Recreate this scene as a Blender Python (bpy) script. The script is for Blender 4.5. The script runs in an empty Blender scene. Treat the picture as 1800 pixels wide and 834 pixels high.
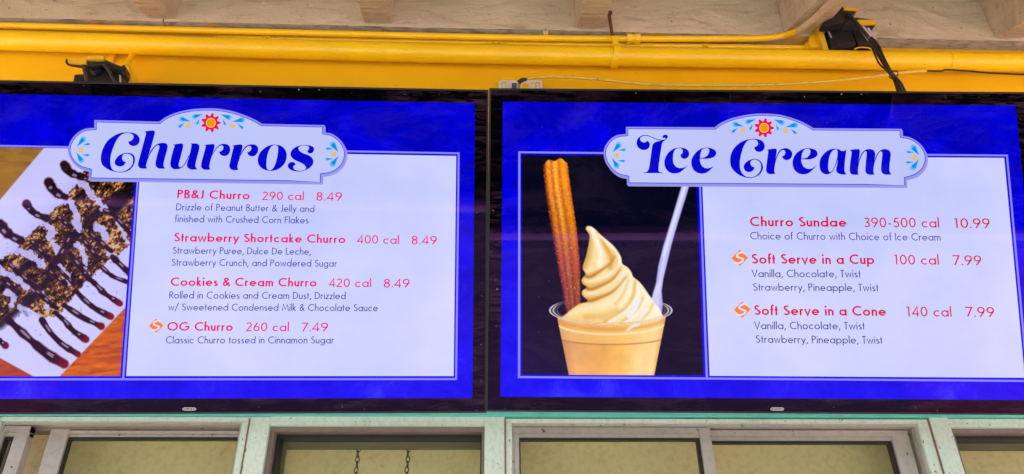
import bpy, bmesh, math, random
import numpy as np
from mathutils import Vector, Matrix, noise
from mathutils.geometry import tessellate_polygon
random.seed(4)
R = math.radians
S = bpy.context.scene
COL = S.collection

# ------------------------------------------------------------------ camera
F, CX, CY = 1300.0, 900.0, 417.0
AX = np.array([0.99912472, -0.01173624, 0.0401503])     # world X,Y,Z seen from the lens (right, up, forward)
AY = np.array([-0.04066558, -0.4974505, 0.8665387])
AZ = np.array([-0.00980288, 0.86741297, 0.49749235])
CAMZ = 1.6
cam = bpy.data.cameras.new('camera'); co = bpy.data.objects.new('camera', cam); COL.objects.link(co)
cam.sensor_width = 36; cam.lens = 26; cam.clip_start = .02; cam.clip_end = 2000
right = Vector((AX[0], AY[0], AZ[0])); up = Vector((AX[1], AY[1], AZ[1])); fw = Vector((AX[2], AY[2], AZ[2]))
M = Matrix((right, up, -fw)).transposed().to_4x4(); M.translation = (0, 0, CAMZ)
co.matrix_world = M
S.camera = co

# ------------------------------------------------------------------ light
EXPO = 2.44
SUN_EL, SUN_AZ = 62, -80
w = bpy.data.worlds.new('World'); S.world = w; w.use_nodes = True
nt = w.node_tree; bg = nt.nodes['Background']
sky = nt.nodes.new('ShaderNodeTexSky'); sky.sky_type = 'NISHITA'; sky.sun_disc = False
sky.sun_elevation = R(SUN_EL); sky.sun_rotation = R(180 - SUN_AZ)
nt.links.new(sky.outputs[0], bg.inputs[0]); bg.inputs[1].default_value = .15
sl = bpy.data.lights.new('sun', 'SUN'); sl.energy = 5.0; sl.angle = R(.5); sl.color = (1, .95, .87)
so = bpy.data.objects.new('sun', sl); COL.objects.link(so)
sd = Vector((math.sin(R(SUN_AZ)) * math.cos(R(SUN_EL)), -math.cos(R(SUN_AZ)) * math.cos(R(SUN_EL)), math.sin(R(SUN_EL))))
so.rotation_euler = sd.to_track_quat('Z', 'Y').to_euler()
so.location = sd * 20
S.view_settings.view_transform = 'Standard'; S.view_settings.look = 'None'
S.view_settings.exposure = EXPO; S.view_settings.gamma = 1
S.render.engine = 'CYCLES'

# ------------------------------------------------------------------ helpers
def px(x, y, Y):
    """the point of the place on the upright plane at depth Y met by the sight line through photo position x, y"""
    a, b = (x - CX) / F, -(y - CY) / F
    d = right * a + up * b + fw
    return Vector((0, 0, CAMZ)) + d * (Y / d.y)

def lin(c):
    return tuple((v / 255 / 12.92 if v / 255 <= .04045 else ((v / 255 + .055) / 1.055) ** 2.4) for v in c[:3])

def tagt(o, label, cat, group=None, kind=None):
    if label: o['label'] = label
    if cat: o['category'] = cat
    if group: o['group'] = group
    if kind: o['kind'] = kind
    return o

def empty(name, loc, label=None, cat=None, group=None):
    o = bpy.data.objects.new(name, None); COL.objects.link(o); o.location = loc
    o.empty_display_size = .05
    return tagt(o, label, cat, group)

def link(name, me, mats, parent=None, smooth=False):
    if not isinstance(mats, (list, tuple)): mats = [mats]
    for m in mats:
        me.materials.append(m)
    if smooth:
        for p in me.polygons: p.use_smooth = True
    o = bpy.data.objects.new(name, me); COL.objects.link(o)
    if parent is not None:
        o.parent = parent
        if parent.type == 'EMPTY' and parent.get('label'):
            o.matrix_parent_inverse = Matrix.Translation(-parent.location) if not parent.get('posed') else Matrix.Identity(4)
    return o

class MB:
    def __init__(s): s.v = []; s.f = []; s.m = []
    def add(s, vs, fs, mi=0):
        b = len(s.v); s.v += [tuple(v) for v in vs]
        for f in fs: s.f.append([b + i for i in f]); s.m.append(mi)
        return s
    def box(s, x0, x1, y0, y1, z0, z1, bottom_mi=None, mi=0):
        v = [(x0, y0, z0), (x1, y0, z0), (x1, y1, z0), (x0, y1, z0), (x0, y0, z1), (x1, y0, z1), (x1, y1, z1), (x0, y1, z1)]
        s.add(v, [(0, 3, 2, 1)], mi if bottom_mi is None else bottom_mi)
        s.add(v, [(4, 5, 6, 7), (0, 1, 5, 4), (1, 2, 6, 5), (2, 3, 7, 6), (3, 0, 4, 7)], mi)
        return s
    def prism(s, front, off, mi=0):
        """closed outline (world points) carried along off to give it its thickness"""
        n = len(front); off = Vector(off)
        fr = [Vector(p) for p in front]; bk = [p + off for p in fr]
        tris = tessellate_polygon([fr])
        s.add(fr + bk, [tuple(t) for t in tris] + [tuple(n + i for i in reversed(t)) for t in tris] + [(i, (i + 1) % n, n + (i + 1) % n, n + i) for i in range(n)], mi)
        return s
    def tube(s, pts, r, n=10, mi=0, caps=True):
        pts = [Vector(p) for p in pts]; rs = r if isinstance(r, (list, tuple)) else [r] * len(pts)
        rings = []; ref = None
        for i, p in enumerate(pts):
            t = (pts[min(i + 1, len(pts) - 1)] - pts[max(i - 1, 0)]).normalized()
            if ref is None:
                ref = t.cross(Vector((0, 0, 1)))
                if ref.length < .1: ref = t.cross(Vector((1, 0, 0)))
            ref = (ref - t * ref.dot(t)).normalized(); q = t.cross(ref)
            rings.append([p + (ref * math.cos(2 * math.pi * k / n) + q * math.sin(2 * math.pi * k / n)) * rs[i] for k in range(n)])
        vs = [v for g in rings for v in g]
        fs = [(i * n + k, i * n + (k + 1) % n, (i + 1) * n + (k + 1) % n, (i + 1) * n + k) for i in range(len(pts) - 1) for k in range(n)]
        if caps: fs += [tuple(reversed(range(n))), tuple((len(pts) - 1) * n + k for k in range(n))]
        return s.add(vs, fs, mi)
    def build(s, name, mats, parent=None, smooth=False, bevel=0):
        me = bpy.data.meshes.new(name); me.from_pydata(s.v, [], s.f); 
        for i, p in enumerate(me.polygons): p.material_index = s.m[i]
        bm = bmesh.new(); bm.from_mesh(me); bmesh.ops.recalc_face_normals(bm, faces=bm.faces)
        if bevel:
            es = [e for e in bm.edges if len(e.link_faces) == 2 and e.calc_face_angle(0) > .6]
            bmesh.ops.bevel(bm, geom=es, offset=bevel, segments=2, profile=.6, affect='EDGES')
        bm.to_mesh(me); bm.free()
        o = link(name, me, mats, parent, smooth)
        if smooth:
            me.set_sharp_from_angle(angle=R(40))
        return o

def catmull(pts, closed=False, k=5):
    """pts: (x, y, corner flag); smooth curve through them that breaks at the corners"""
    n = len(pts); out = []
    P = [Vector(p[:2]) if len(p) < 4 else Vector(p[:3]) for p in pts]
    C = [bool(p[-1]) for p in pts]
    for i in range(n if closed else n - 1):
        p1, p2 = P[i], P[(i + 1) % n]
        p0 = P[i - 1] if (i > 0 or closed) and not C[i] else p1 + (p1 - p2) * .5
        p3 = P[(i + 2) % n] if (i + 2 < n or closed) and not C[(i + 1) % n] else p2 + (p2 - p1) * .5
        for j in range(k):
            t = j / k
            out.append(.5 * (2 * p1 + (p2 - p0) * t + (2 * p0 - 5 * p1 + 4 * p2 - p3) * t * t + (3 * p1 - p0 - 3 * p2 + p3) * t ** 3))
    if not closed: out.append(P[-1])
    return out

def curve3(pts, k=6):
    return catmull([(p[0], p[1], p[2], 0) for p in pts], False, k)

# ------------------------------------------------------------------ materials
def mat(name, col, rough=.6, metal=0, spec=.5, build=None, emit=None):
    m = bpy.data.materials.new(name); m.use_nodes = True; t = m.node_tree; b = t.nodes['Principled BSDF']
    b.inputs['Base Color'].default_value = (*col, 1); b.inputs['Roughness'].default_value = rough
    b.inputs['Metallic'].default_value = metal; b.inputs['Specular IOR Level'].default_value = spec
    if emit: b.inputs['Emission Color'].default_value = (*emit, 1); b.inputs['Emission Strength'].default_value = 1
    if build: build(t, b)
    return m

def N(t, typ, **kw):
    n = t.nodes.new('ShaderNode' + typ)
    for k, v in kw.items():
        if k in n.inputs: n.inputs[k].default_value = v
        else: setattr(n, k, v)
    return n

def coords(t, scale=(1, 1, 1)):
    c = N(t, 'TexCoord'); mp = N(t, 'Mapping'); t.links.new(c.outputs['Object'], mp.inputs['Vector'])
    mp.inputs['Scale'].default_value = scale
    return mp.outputs[0]

def noise_n(t, vec, scale, detail=4, rough=.5, dist=0):
    n = N(t, 'TexNoise'); n.inputs['Scale'].default_value = scale; n.inputs['Detail'].default_value = detail
    n.inputs['Roughness'].default_value = rough; n.inputs['Distortion'].default_value = dist
    t.links.new(vec, n.inputs['Vector']); return n.outputs['Fac']

def ramp(t, fac, stops):
    r = N(t, 'ValToRGB'); e = r.color_ramp.elements
    while len(e) < len(stops): e.new(.5)
    for i, (p, c) in enumerate(stops):
        e[i].position = p; e[i].color = (*c, 1) if len(c) == 3 else c
    t.links.new(fac, r.inputs[0]); return r.outputs[0]

def mixc(t, fac, a, b, mode='MIX'):
    m = N(t, 'Mix'); m.data_type = 'RGBA'; m.blend_type = mode
    for s, v in ((0, fac), (6, a), (7, b)):
        if isinstance(v, bpy.types.NodeSocket): t.links.new(v, m.inputs[s])
        elif isinstance(v, (int, float)): m.inputs[s].default_value = v
        else: m.inputs[s].default_value = (*v, 1)
    return m.outputs[2]

def bump(t, b, fac, strength, dist=.002, prev=None):
    n = N(t, 'Bump'); n.inputs['Strength'].default_value = strength; n.inputs['Distance'].default_value = dist
    t.links.new(fac, n.inputs['Height'])
    if prev: t.links.new(prev, n.inputs['Normal'])
    t.links.new(n.outputs[0], b.inputs['Normal']); return n.outputs[0]

def weather(base, dirt, amt=.5, scale=6, stretch=(1, 1, 1), bs=.3, fine=120, speck=True, bd=.001):
    def f(t, b):
        v = coords(t, stretch)
        big = noise_n(t, v, scale, 6, .62)
        c = ramp(t, big, [(.35, base), (.62, tuple(x * .86 for x in base)), (.85, dirt)])
        c = mixc(t, amt, base, c)
        fn = noise_n(t, v, fine, 3, .6)
        c = mixc(t, .35, c, ramp(t, fn, [(.3, (.55, .55, .55)), (.55, (1, 1, 1))]), 'MULTIPLY')
        if speck:
            sp = noise_n(t, v, fine * .8, 2, .5)
            c = mixc(t, ramp(t, sp, [(.70, (0, 0, 0)), (.735, (1, 1, 1))]), c, dirt)
        t.links.new(c, b.inputs['Base Color'])
        n1 = bump(t, b, big, bs * .5, bd * 6)
        bump(t, b, fn, bs, bd, n1)
    return f

YEL = (.80, .44, .004)
def yellow_paint(t, b):
    v = coords(t)
    big = noise_n(t, v, 3, 5, .6)
    c = ramp(t, big, [(.3, (.88, .53, .002)), (.7, (.82, .46, .002))])
    d = noise_n(t, v, 38, 5, .7)
    c = mixc(t, ramp(t, d, [(.69, (0, 0, 0)), (.76, (.75, .75, .75))]), c, (.22, .10, .01))
    t.links.new(c, b.inputs['Base Color'])
    f = noise_n(t, v, 160, 3, .6)
    n1 = bump(t, b, big, .3, .006)
    bump(t, b, f, .45, .0010, n1)
m_yel = mat('yellow_wall_paint', YEL, .5, build=yellow_paint)
def yellow_pipe(t, b):
    v = coords(t, (.5, 1, 1))
    big = noise_n(t, v, 14, 5, .6)
    c = ramp(t, big, [(.3, (.94, .61, .003)), (.72, (.84, .51, .003))])
    d = noise_n(t, v, 45, 5, .75)
    c = mixc(t, ramp(t, d, [(.68, (0, 0, 0)), (.78, (.8, .8, .8))]), c, (.20, .13, .03))
    t.links.new(c, b.inputs['Base Color'])
    n1 = bump(t, b, big, .5, .004)
    bump(t, b, noise_n(t, v, 90, 2, .5), .35, .0008, n1)
m_pipe = mat('yellow_pipe_gloss', YEL, .3, build=yellow_pipe)
def beige_wood(t, b):
    v = coords(t, (1, 1, 1)); g = coords(t, (.16, 1, 1.0))
    grain = noise_n(t, g, 34, 6, .7, 1.2)
    big = noise_n(t, v, 3.5, 5, .6)
    c = ramp(t, big, [(.3, (.65, .56, .40)), (.7, (.51, .43, .295))])
    c = mixc(t, .55, c, ramp(t, grain, [(.34, (.5, .45, .4)), (.47, (1, 1, 1)), (.6, (1.0, .97, .93))]), 'MULTIPLY')
    rg = N(t, 'TexNoise', noise_type='RIDGED_MULTIFRACTAL'); rg.inputs['Scale'].default_value = 11; rg.inputs['Detail'].default_value = 7; rg.inputs['Distortion'].default_value = .9; t.links.new(coords(t, (.55, 1, 1)), rg.inputs['Vector'])
    crk = ramp(t, rg.outputs['Fac'], [(.0, (0, 0, 0)), (.9, (1, 1, 1))])
    c = mixc(t, ramp(t, rg.outputs['Fac'], [(.74, (0, 0, 0)), (.93, (.75, .75, .75))]), c, (.25, .185, .12))
    kn = N(t, 'TexVoronoi'); kn.inputs['Scale'].default_value = 7; t.links.new(v, kn.inputs['Vector'])
    pit = noise_n(t, v, 70, 4, .7)
    c = mixc(t, ramp(t, pit, [(.29, (.8, .8, .8)), (.36, (0, 0, 0))]), c, (.16, .12, .08))
    c = mixc(t, ramp(t, kn.outputs['Distance'], [(.045, (.6, .6, .6)), (.07, (0, 0, 0))]), c, (.10, .075, .06))
    chips = noise_n(t, v, 55, 5, .7)
    c = mixc(t, ramp(t, chips, [(.62, (0, 0, 0)), (.68, (.8, .8, .8))]), c, (.74, .66, .5))
    t.links.new(c, b.inputs['Base Color'])
    n0 = bump(t, b, crk, .9, .009)
    n1 = bump(t, b, grain, .55, .005, n0)
    n2 = bump(t, b, noise_n(t, v, 26, 6, .68, .6), .75, .008, n1)
    bump(t, b, noise_n(t, v, 130, 3, .6), .4, .001, n2)
m_beige = mat('beige_painted_wood', (.42, .31, .2), .62, build=beige_wood)
def grey_wood(t, b):
    v = coords(t, (.3, 1, 1))
    g = noise_n(t, v, 60, 5, .7, .6)
    c = ramp(t, g, [(.3, (.14, .13, .11)), (.5, (.34, .33, .27)), (.7, (.5, .46, .36))])
    c = mixc(t, ramp(t, noise_n(t, coords(t, (.5, 1, 1)), 9, 4, .6), [(.56, (0, 0, 0)), (.64, (.85, .85, .85))]), c, (.55, .33, .04))
    t.links.new(c, b.inputs['Base Color']); bump(t, b, g, .9, .004)
m_bend = mat('beige_painted_metal', (.62, .50, .35), .5, build=weather((.64, .52, .36), (.45, .36, .2), .6, 20, (1, 1, 1), .35, 90))
m_grey = mat('bare_weathered_edge', (.2, .18, .15), .85, build=grey_wood)
m_alum = mat('off_white_metal_frame', (.5, .5, .42), .42, build=weather((.58, .72, .60), (.22, .18, .12), .5, 7, (1, 1, .6), .35, 150))
m_alum2 = mat('bare_metal_sash', (.4, .38, .34), .36, .35, build=weather((.50, .47, .41), (.13, .10, .075), .8, 16, (.5, 1, .5), .5, 150))
m_trim = mat('brown_grimy_recess', (.15, .12, .09), .6, build=weather((.20, .155, .12), (.05, .04, .03), .9, 14, (.5, 1, .5), .6, 90))
m_teal = mat('teal_paint', (.10, .50, .43), .5, build=weather((.15, .68, .57), (.42, .62, .50), .9, 22, (.25, 1, 2), .5, 120))
m_gasket = mat('black_rubber', (.012, .012, .012), .5)
m_khaki = mat('khaki_shade', (.5, .43, .25), .85, build=weather((.80, .68, .40), (.55, .50, .26), .9, 1.1, (1, 1, 1), .05, 70, True))
m_black = mat('black_plastic', (.012, .012, .014), .42, build=lambda t, b: bump(t, b, noise_n(t, coords(t), 260, 2), .3, .0005))
m_dgrey = mat('dark_metal', (.035, .033, .036), .5, .3)
m_cable = mat('black_cable', (.012, .011, .011), .45)
m_ycable = mat('yellow_cable_jacket', (.66, .42, .04), .45, build=weather((.80, .56, .07), (.14, .16, .09), .7, 9, (.6, 1, 1), .3, 60))
m_rust = mat('rusty_steel', (.12, .05, .02), .8, build=weather((.15, .055, .02), (.05, .03, .02), 1, 60, (1, 1, 1), .6, 200))
m_cream = mat('cream_plastic', (.62, .55, .42), .5, build=weather((.78, .72, .58), (.4, .34, .2), .5, 30, (1, 1, 1), .1, 90))
m_blueplug = mat('blue_plug', (.03, .12, .22), .4)
m_chain = mat('chain_steel', (.04, .035, .025), .5, .2)
m_lip = mat('screen_lip', (.012, .012, .014), .45, 0, .3)
m_label = mat('grey_paper_label', (.42, .42, .42), .7)
def glass_build(name):
    m = bpy.data.materials.new(name); m.use_nodes = True; t = m.node_tree; t.nodes.clear()
    o = N(t, 'OutputMaterial'); mx = N(t, 'MixShader'); tr = N(t, 'BsdfTransparent'); gl = N(t, 'BsdfGlossy'); fr = N(t, 'Fresnel')
    tr.inputs[0].default_value = (.93, .95, .90, 1); gl.inputs['Roughness'].default_value = .02; fr.inputs[0].default_value = 1.5
    ge = N(t, 'NewGeometry'); mr = N(t, 'MapRange'); mr.inputs['To Min'].default_value = 1.5; mr.inputs['To Max'].default_value = 1 / 1.5
    t.links.new(ge.outputs['Backfacing'], mr.inputs['Value']); t.links.new(mr.outputs[0], fr.inputs[0])   # same reflectance from both sides of the pane
    t.links.new(fr.outputs[0], mx.inputs[0]); t.links.new(tr.outputs[0], mx.inputs[1]); t.links.new(gl.outputs[0], mx.inputs[2]); t.links.new(mx.outputs[0], o.inputs[0])
    return m
m_glass = glass_build('window_glass')

EK = 1 / 2 ** EXPO
def smudged(t, b):
    v = coords(t, (1, 1, 1))
    r = noise_n(t, v, 5, 6, .65, 1.5)
    t.links.new(ramp(t, r, [(.40, (.01, .01, .01)), (.75, (.07, .07, .07))]), b.inputs['Roughness'])
    s = noise_n(t, coords(t, (1, 2.2, 1)), 3.2, 7, .7, 2.0)
    d = ramp(t, s, [(.46, (0.0002, 0.0002, 0.0004)), (.78, (.011, .008, .015))])
    sp = noise_n(t, v, 130, 2, .5)
    d = mixc(t, ramp(t, sp, [(.765, (0, 0, 0)), (.79, (1, 1, 1))]), d, (.06, .055, .07))
    t.links.new(d, b.inputs['Base Color'])
    b.inputs['Specular IOR Level'].default_value = .14; b.inputs['Specular Tint'].default_value = (.66, .30, 1.0, 1)   # violet anti-glare coating
def dusty(t, b):
    smudged(t, b)
    st_ = noise_n(t, coords(t, (1, 6, 1)), 9, 7, .72, 1.0); bl = noise_n(t, coords(t), 4, 3, .5)
    d = mixc(t, ramp(t, bl, [(.42, (.1, .1, .1)), (.62, (1, 1, 1))]), (.0005, .0004, .0006), ramp(t, st_, [(.46, (.0005, .0004, .0006)), (.72, (.055, .030, .045))]))
    sp = noise_n(t, coords(t), 105, 2, .5)
    t.links.new(mixc(t, ramp(t, sp, [(.73, (0, 0, 0)), (.76, (1, 1, 1))]), d, (.22, .20, .24)), b.inputs['Base Color'])
m_bezel = mat('black_glass_bezel', (.002, .002, .003), .05, build=dusty)
EM = {}
def em(c, name=None):
    """a lit patch of the display under its smudged front glass"""
    k = tuple(c)
    if k not in EM:
        EM[k] = mat(name or 'display_colour', (.001, .001, .001), .05, emit=tuple(v * EK for v in lin(c)), build=smudged)
    return EM[k]
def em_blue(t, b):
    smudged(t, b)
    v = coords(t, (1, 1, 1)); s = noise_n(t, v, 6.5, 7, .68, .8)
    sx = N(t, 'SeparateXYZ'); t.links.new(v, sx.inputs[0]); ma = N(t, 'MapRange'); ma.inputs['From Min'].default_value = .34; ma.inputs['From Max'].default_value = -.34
    ma.inputs['To Min'].default_value = -.17; ma.inputs['To Max'].default_value = .12; t.links.new(sx.outputs['Y'], ma.inputs['Value'])  # darker top, brighter bottom: viewing-angle dimming put into the emission
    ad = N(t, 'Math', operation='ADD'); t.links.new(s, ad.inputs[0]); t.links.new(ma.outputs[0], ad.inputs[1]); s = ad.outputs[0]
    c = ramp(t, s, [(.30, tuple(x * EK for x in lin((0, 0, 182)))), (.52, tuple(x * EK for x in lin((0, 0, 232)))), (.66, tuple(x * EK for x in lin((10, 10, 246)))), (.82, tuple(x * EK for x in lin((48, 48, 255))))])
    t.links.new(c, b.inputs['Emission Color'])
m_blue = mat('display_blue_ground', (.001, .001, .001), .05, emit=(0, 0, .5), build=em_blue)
def em_white(t, b):
    smudged(t, b)
    s = noise_n(t, coords(t), 2.4, 5, .55)
    c = ramp(t, s, [(.3, tuple(x * EK for x in lin((188, 198, 253)))), (.7, tuple(x * EK for x in lin((216, 218, 255))))])
    t.links.new(c, b.inputs['Emission Color'])
m_white = mat('display_white_panel', (.001, .001, .001), .05, emit=(.3, .3, .5), build=em_white)
def em_vcol(t, b):
    smudged(t, b)
    a = N(t, 'Attribute', attribute_name='shade'); mu = N(t, 'VectorMath', operation='SCALE'); mu.inputs['Scale'].default_value = EK
    t.links.new(a.outputs['Color'], mu.inputs[0]); t.links.new(mu.outputs[0], b.inputs['Emission Color'])
m_pic = mat('display_food_picture', (.001, .001, .001), .05, emit=(.3, .3, .3), build=em_vcol)

# ================================================================== the place around
YW = 1.70        # face of the yellow wall
def concrete(t, b):
    v = coords(t); s = noise_n(t, v, .35, 6, .6)
    c = ramp(t, s, [(.35, (.25, .255, .232)), (.65, (.19, .195, .176))])
    f = noise_n(t, v, 14, 5, .6); c = mixc(t, .3, c, ramp(t, f, [(.3, (.6, .6, .6)), (.6, (1, 1, 1))]), 'MULTIPLY')
    t.links.new(c, b.inputs['Base Color']); bump(t, b, f, .3, .004)
m_ground = mat('pink_concrete_paving', (.4, .28, .25), .85, build=concrete)
g = MB(); n = 24; L = 400
vs = [(-L + 2 * L * i / n, -L + 2 * L * j / n, 0) for j in range(n + 1) for i in range(n + 1)]
g.add(vs, [(j * (n + 1) + i, j * (n + 1) + i + 1, (j + 1) * (n + 1) + i + 1, (j + 1) * (n + 1) + i) for j in range(n) for i in range(n)])
tagt(g.build('ground', m_ground), 'pinkish concrete paving mirrored faintly in the screens', None, None, 'structure')
k = MB(); k.box(-16, 16, -8.42, -8.2, .0, .13)
tagt(k.build('kerb', mat('pale_kerb', (.85, .82, .8), .8, build=weather((.86, .83, .82), (.3, .27, .25), .5, 4)), bevel=.015), 'pale concrete kerb mirrored as a light stripe across the screens', None, None, 'structure')
pth = MB(); pth.add([(-16, -9.6, .03), (16, -9.6, .03), (16, -8.4205, .03), (-16, -8.4205, .03), (-16, -9.6, 0), (16, -9.6, 0)], [(0, 1, 2, 3), (4, 5, 1, 0)])
tagt(pth.build('path', mat('rosy_paving', (.8, .52, .5), .85, build=weather((.82, .52, .52), (.6, .38, .38), .5, 3))), 'rosy path beyond the kerb mirrored as a band across the screens', None, None, 'structure')
rd = MB()  # red ground sheets added to tint the reflections at the outer screen edges
for q in ([(3.0, 1.2), (3.0, -1.6), (3.9, -5.0), (5.6, -8.19), (16, -8.19), (16, 1.2)], [(-16, 1.2), (-16, -3.3), (-3.75, -3.1), (-3.3, -2.55), (-3.05, -1.7), (-3.4, 1.2)]):
    rd.add([(a, b, .004) for a, b in q], [tuple(range(len(q)))])
tagt(rd.build('reflection_tint_ground', mat('red_reflection_tint', (.38, .19, .19), .8, build=weather((.42, .20, .20), (.3, .16, .16), .6, 3))), 'red ground areas added out of view, tinting the outer edges of the mirrored view', None, None, 'structure')
# added hedge, unseen: dark in the screen reflections, raised to block sky from window glass
hb = MB(); rnd = random.Random(8)
hedge_m = mat('dark_hedge_leaves', (.03, .055, .02), .8, build=weather((.035, .06, .022), (.01, .02, .008), .9, 3))
for i in range(13000):
    x = rnd.uniform(-15, 15); y = -9.7 - rnd.random() * .9; z = rnd.uniform(.05, 6.4 + .22 * math.sin(x * 1.7))
    if rnd.random() < .7: y = -9.66 - rnd.random() * .18
    s = rnd.uniform(.07, .16); a = Vector((rnd.uniform(-1, 1), rnd.uniform(-.5, .5), rnd.uniform(-1, 1))).normalized(); b_ = a.orthogonal().normalized()
    p = Vector((x, y, z)); hb.add([p - a * s, p + b_ * s * .5, p + a * s, p - b_ * s * .5], [(0, 1, 2, 3)])
hb.box(-15, 15, -10.6, -9.85, 0, 6.1)
tagt(hb.build('hedge', hedge_m), 'tall dark clipped hedge added out of view, darkening the reflections in screens and windows', 'hedge')

# ================================================================== snack stand
stand = empty('snack_stand', (0, YW, 0), 'yellow walled snack stand with beige rafters and metal framed service windows', 'building')
zt = px(900, 727, YW).z               # lower edge of the yellow wall, top of the window band
# upper wall
z_led = px(900, 55, YW).z
MB().box(-5, 5, YW, YW + .117, zt, z_led + 1.1).build('upper_wall', m_yel, stand)
MB().box(-5, 5, YW, YW + .12, 0, 1.15).build('lower_wall', m_yel, stand)
xl_end = px(-260, 750, YW).x; xr_end = px(1990, 750, YW).x
MB().box(-5, xl_end, YW, YW + .12, 1.15, zt).build('side_wall', m_yel, stand)
MB().box(xr_end, 5, YW, YW + .12, 1.15, zt).build('side_wall', m_yel, stand)
# interior behind the glass
MB().box(-5, 5, YW + .118, YW + .122, .9, zt + .02).build('roller_shade', m_khaki, stand)

# ledger boards (two, butted at photo x 287)
Yl = YW - .046
xj = px(287, 36, Yl).x
zl0 = px(900, 52, Yl).z
for a, b in ((-5, xj - .0022), (xj + .0022, 5)):
    mb = MB(); n = 60
    # gently uneven lower edge, underside bare
    xs = [a + (b - a) * i / n for i in range(n + 1)]
    dz = [.002 * noise.noise(Vector((x * 3, 0, 0))) for x in xs]
    for i in range(n):
        v = [(xs[i], Yl, zl0 + dz[i]), (xs[i + 1], Yl, zl0 + dz[i + 1]), (xs[i + 1], YW - .001, zl0 + dz[i + 1] + .003), (xs[i], YW - .001, zl0 + dz[i] + .003),
             (xs[i], Yl, zl0 + .26), (xs[i + 1], Yl, zl0 + .26), (xs[i + 1], YW - .001, zl0 + .26), (xs[i], YW - .001, zl0 + .26)]
        mb.add(v, [(0, 3, 2, 1)], 1); mb.add(v, [(0, 1, 5, 4), (4, 5, 6, 7)], 0)
        if i == 0: mb.add(v, [(0, 4, 7, 3)])
        if i == n - 1: mb.add(v, [(1, 2, 6, 5)])
    mb.build('ledger_board', [m_beige, m_grey], stand)
# nail heads along the boards
for xn, yn in ((16, 15), (160, 24), (520, 20), (780, 33), (860, 26), (1180, 38), (1312, 21), (1565, 43), (1640, 14), (1690, 50)):
    c_ = px(xn, yn, Yl); MB().tube([c_ + Vector((0, .002, 0)), c_ - Vector((0, .0015, 0))], .0034, 8).build('nail_head', m_grey, stand)
# rafters fall away from the wall towards the lens
slope = math.tan(R(22)); RL = 1.75; RH = .19
cxs = [px(285, 33, Yl).x, px(665, 46, Yl).x, px(1035, 47, Yl).x, px(1399, 52, Yl).x, px(1766, 57, Yl).x]
sp = (cxs[-1] - cxs[0]) / 4
cxs = [cxs[0] - 2 * sp, cxs[0] - sp] + cxs + [cxs[-1] + sp, cxs[-1] + 2 * sp]
zr = zl0 + .010
def rafter_mesh():
    mb = MB(); hw = .040; n = 14
    for i in range(n):
        y0, y1 = -RL * i / n, -RL * (i + 1) / n
        j = lambda y, s: .0025 * noise.noise(Vector((y * 9, s, 0)))
        v = [(-hw + j(y0, 1), y0, y0 * slope + j(y0, 2)), (hw + j(y0, 3), y0, y0 * slope + j(y0, 4)), (hw + j(y1, 3), y1, y1 * slope + j(y1, 4)), (-hw + j(y1, 1), y1, y1 * slope + j(y1, 2)),
             (-hw, y0, y0 * slope + RH), (hw, y0, y0 * slope + RH), (hw, y1, y1 * slope + RH), (-hw, y1, y1 * slope + RH)]
        mb.add(v, [(0, 3, 2, 1), (4, 5, 6, 7), (1, 2, 6, 5), (0, 4, 7, 3)])
        if i == 0: mb.add(v, [(0, 1, 5, 4)])
        if i == n - 1: mb.add(v, [(3, 7, 6, 2)])
    return mb
ra = None
for x in cxs:
    if ra is None:
        ra = rafter_mesh().build('rafter', m_beige, stand); o = ra
    else:
        o = ra.copy(); COL.objects.link(o)
    o.location = (x, Yl - .001, zr)
dk = MB(); dk.prism([(-5, YW, zr + RH + .012), (-5, Yl - RL, zr + RH + .002 - RL * slope), (-5, Yl - RL, zr + RH + .03 - RL * slope), (-5, YW, zr + RH + .04)], (10, 0, 0))
dk.build('roof_deck', m_beige, stand)

# --- window band.  X positions are read at photo height 750 on the frame face
Yf = YW - .012
def X(p, y=750, Y=None): return px(p, y, Y or Yf).x
def Z(p, x=900, Y=None): return px(x, p, Y or Yf).z
zb = 1.16
# teal painted head strip
MB().box(xl_end, xr_end, YW - .02, YW + .05, Z(733.5), Z(712)).build('head_strip', m_teal, stand)
# mullions
def mullion(x0, x1, top=733, name='mullion', m=m_alum, y0=Yf, d=.08):
    return MB().box(X(x0), X(x1), y0, y0 + d, zb, Z(top, (x0 + x1) / 2, y0) - .0005).build(name, m, stand, bevel=.0012)
mullion(437, 473); mullion(852, 888); mullion(1637, 1671); mullion(-40, -4)
MB().box(X(-260), X(1990), Yf - .01, Yf + .09, 1.10, zb).build('sill', m_alum, stand, bevel=.003)

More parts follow.
